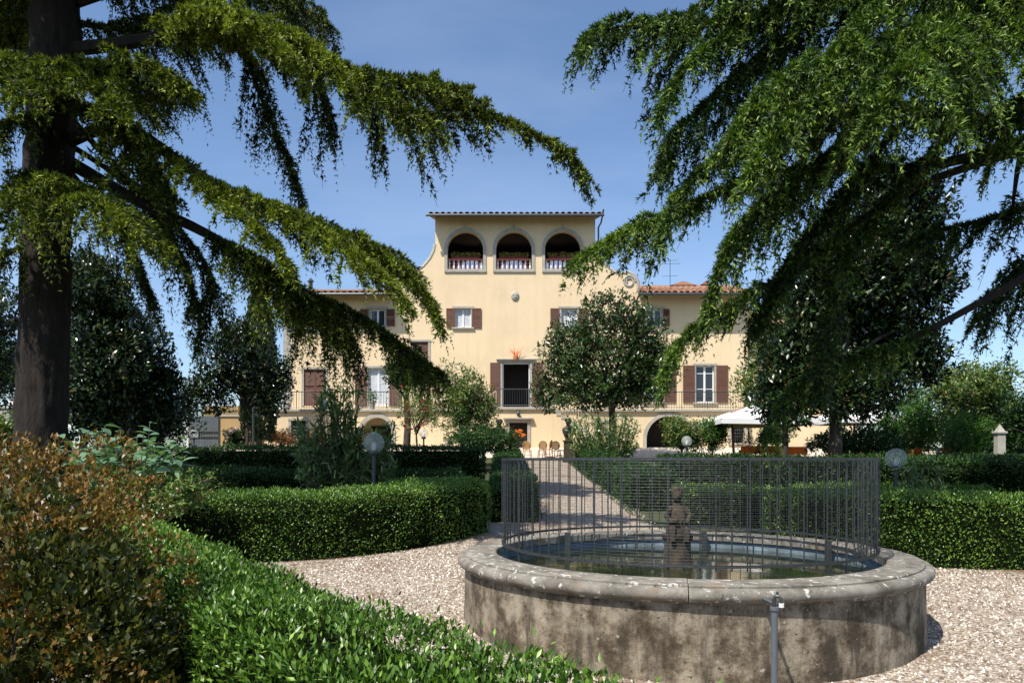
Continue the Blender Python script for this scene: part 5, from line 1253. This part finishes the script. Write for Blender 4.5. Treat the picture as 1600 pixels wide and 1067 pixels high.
    B(px((70, -20, 14), (30, 0, 14.6), (-40, 20, 15)), .08, .01, .1, 1.1, .09, .55, .48, tint=-.12, **D)
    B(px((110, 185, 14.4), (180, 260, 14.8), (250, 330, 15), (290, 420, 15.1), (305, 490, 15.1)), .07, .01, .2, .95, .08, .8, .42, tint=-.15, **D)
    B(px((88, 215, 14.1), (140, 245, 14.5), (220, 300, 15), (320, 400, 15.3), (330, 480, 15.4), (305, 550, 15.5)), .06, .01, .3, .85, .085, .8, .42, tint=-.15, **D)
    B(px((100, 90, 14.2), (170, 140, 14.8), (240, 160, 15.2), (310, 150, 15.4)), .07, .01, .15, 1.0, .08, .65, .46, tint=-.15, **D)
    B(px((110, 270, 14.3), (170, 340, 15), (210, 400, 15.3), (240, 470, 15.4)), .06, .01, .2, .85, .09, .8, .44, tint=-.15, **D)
    # crown above the picture, seen only through its shade
    for k in range(54):
        z = 10.8 + 9.5*(k/54); a = k*2.4; L = np.interp(z, [10, 21], [8.5, 1.5])*rng.uniform(.8, 1.1)
        o = np.array([-8.3, 14., z]); d = np.array([math.cos(a), math.sin(a), 0])
        if d[1] < -.2: L *= .36
        L = above(o, d, L)
        if L < .8: continue
        B(np.array([o, o+d*L*.35+UP*.3, o+d*L*.7+UP*.1, o+d*L-UP*.6]), .08, .012, .12, 1.7, .24, .35, .55, tuft=.26, tstep=.16)
    c.finish(3)
left_cedar()
def right_cedar():
    c = Cedar([P(1730, 860, 11.6)*np.array([1, 1, 0])-np.array([0, 0, .1]), P(1725, 500, 11.6), P(1715, 100, 11.6), P(1710, -300, 11.6), P(1705, -1150, 11.6)], [(0, .55), (1, .48), (4, .42), (9, .36), (19.5, .06)], 16,
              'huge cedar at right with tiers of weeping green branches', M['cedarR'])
    B = c.branch
    B(px((1710, -60, 11.6), (1500, -30, 11.4), (1300, -5, 11.3), (1130, 36, 11.4), (1010, 38, 11.5), (945, 40, 11.6), (912, 70, 11.6)), .12, .012, .2, 1.15, .085, .55, .5, dens=1.1, tip=.45)
    B(px((1200, 20, 11.3), (1120, 60, 10.8), (1060, 110, 10.6), (1025, 190, 10.6)), .05, .01, .0, .9, .08, .7, .40, dens=1.1)
    B(px((1300, 0, 11.3), (1200, 90, 11.6), (1100, 160, 11.8), (1050, 220, 11.9), (1025, 270, 11.9)), .05, .01, .05, .9, .085, .8, .40, tint=-.1)
    B(px((1710, -30, 11.6), (1560, 0, 10.8), (1450, 38, 10.3), (1330, 80, 10), (1230, 118, 9.9), (1165, 165, 9.9), (1130, 235, 9.9)), .11, .012, .15, 1.25, .075, .6, .40, dens=1.2, tip=.5, tint=.05)
    B(px((1480, 30, 10.3), (1430, 80, 9.5), (1380, 140, 9.1), (1345, 210, 8.9)), .05, .01, .0, .95, .075, .8, .40, dens=1.2, tint=.1)
    B(px((1600, 0, 10.8), (1560, 70, 9.9), (1520, 140, 9.6), (1490, 200, 9.5)), .05, .01, .0, .95, .08, .8, .40, dens=1.1, tint=.05)
    B(px((1330, 85, 10), (1270, 150, 9.5), (1210, 200, 9.3), (1160, 270, 9.3)), .05, .01, .0, .9, .075, .8, .40, dens=1.2, tint=.08)
    B(px((1710, 150, 11.6), (1600, 195, 11), (1530, 190, 10.8), (1400, 160, 10.7), (1280, 175, 10.8), (1180, 215, 10.9), (1090, 270, 11), (1045, 325, 11)), .13, .012, .3, 1.15, .08, .6, .40, dens=1.1, tip=.45)
    B(px((1710, 200, 11.6), (1600, 218, 11.2), (1450, 265, 11.2), (1300, 255, 11.4), (1180, 275, 11.5), (1080, 325, 11.6), (990, 352, 11.7), (920, 390, 11.7), (895, 415, 11.7)), .10, .012, .42, .85, .08, .5, .42, dens=1.15, tip=.35, tint=.2)
    B(px((1400, 150, 10.8), (1300, 240, 10.8), (1210, 300, 10.8), (1145, 360, 10.8), (1115, 430, 10.8), (1105, 490, 10.8)), .06, .01, .1, .9, .075, .8, .40, dens=1.2)
    B(px((1400, 200, 11), (1320, 300, 11.2), (1250, 380, 11.3), (1200, 460, 11.3), (1170, 530, 11.3)), .06, .01, .1, 1.15, .08, .9, .40, dens=1.1, tint=-.15)
    B(px((1500, 200, 10.9), (1430, 260, 11), (1360, 340, 11), (1310, 420, 11)), .06, .01, .1, .6, .085, .9, .40, tint=-.1)
    B(px((1710, 205, 11.6), (1450, 275, 11.4), (1330, 350, 11.5), (1250, 420, 11.6), (1150, 470, 11.7), (1085, 512, 11.7), (1055, 545, 11.7), (1043, 585, 11.7)), .08, .012, .5, .65, .08, .7, .40, dens=1.1, tip=.5, tint=.15)
    B(px((1710, 370, 11.6), (1545, 465, 11.4), (1400, 545, 11.7), (1320, 560, 11.8), (1255, 590, 11.9), (1215, 640, 12), (1195, 680, 12)), .09, .012, .5, 1.05, .08, .9, .40, dens=1.1, tint=-.05)
    B(px((1330, 350, 11.5), (1300, 450, 11.6), (1285, 540, 11.7), (1275, 600, 11.7)), .04, .01, .1, 1.0, .09, .9, .40, tint=-.2)
    B(px((1710, -200, 11.6), (1400, -90, 11.2), (1230, -40, 11), (1110, -5, 11), (1080, 20, 11)), .1, .012, .2, 1.2, .09, .7, .40)
    B(px((1710, -120, 11.6), (1560, -70, 10.6), (1420, -20, 10), (1330, 40, 9.8)), .09, .012, .2, 1.2, .09, .7, .40)
    B(px((1710, 100, 11.6), (1640, 130, 10.6), (1590, 190, 10.2), (1560, 250, 10.1)), .07, .01, .1, .9, .09, .8, .40)
    B(px((1710, 340, 11.6), (1620, 400, 12.2), (1570, 440, 12.6), (1535, 500, 12.8)), .06, .01, .2, 1.05, .085, .8, .40, tint=-.15)
    B(px((1710, 260, 11.6), (1600, 330, 12.2), (1520, 350, 12.6), (1450, 360, 12.8), (1410, 385, 12.9)), .06, .01, .25, 1.0, .085, .7, .40, tint=-.15)
    B(px((1600, 220, 11.2), (1585, 290, 11.8), (1575, 360, 12.2)), .05, .012, .6, .40, .12, .7, .40, tint=-.15)
    for k in range(44):
        z = 10.2 + 9*(k/44); a = k*2.4+.5; L = np.interp(z, [9.5, 18], [7., 1.5])*rng.uniform(.8, 1.1)
        o = np.array([8.75, 11.6, z]); d = np.array([math.cos(a), math.sin(a), 0])
        if d[1] < -.25 or d[0] < -.6: L *= .5
        L = above(o, d, L)
        if L < .8: continue
        B(np.array([o, o+d*L*.35+UP*.3, o+d*L*.7+UP*.1, o+d*L-UP*.6]), .08, .012, .12, 1.7, .24, .35, .55, tuft=.26, tstep=.16)
    c.finish(3)
right_cedar()
print('total tris', sum(sum(len(p.vertices)-2 for p in me.polygons) if len(me.polygons) < 20000 else len(me.polygons) for me in bpy.data.meshes))
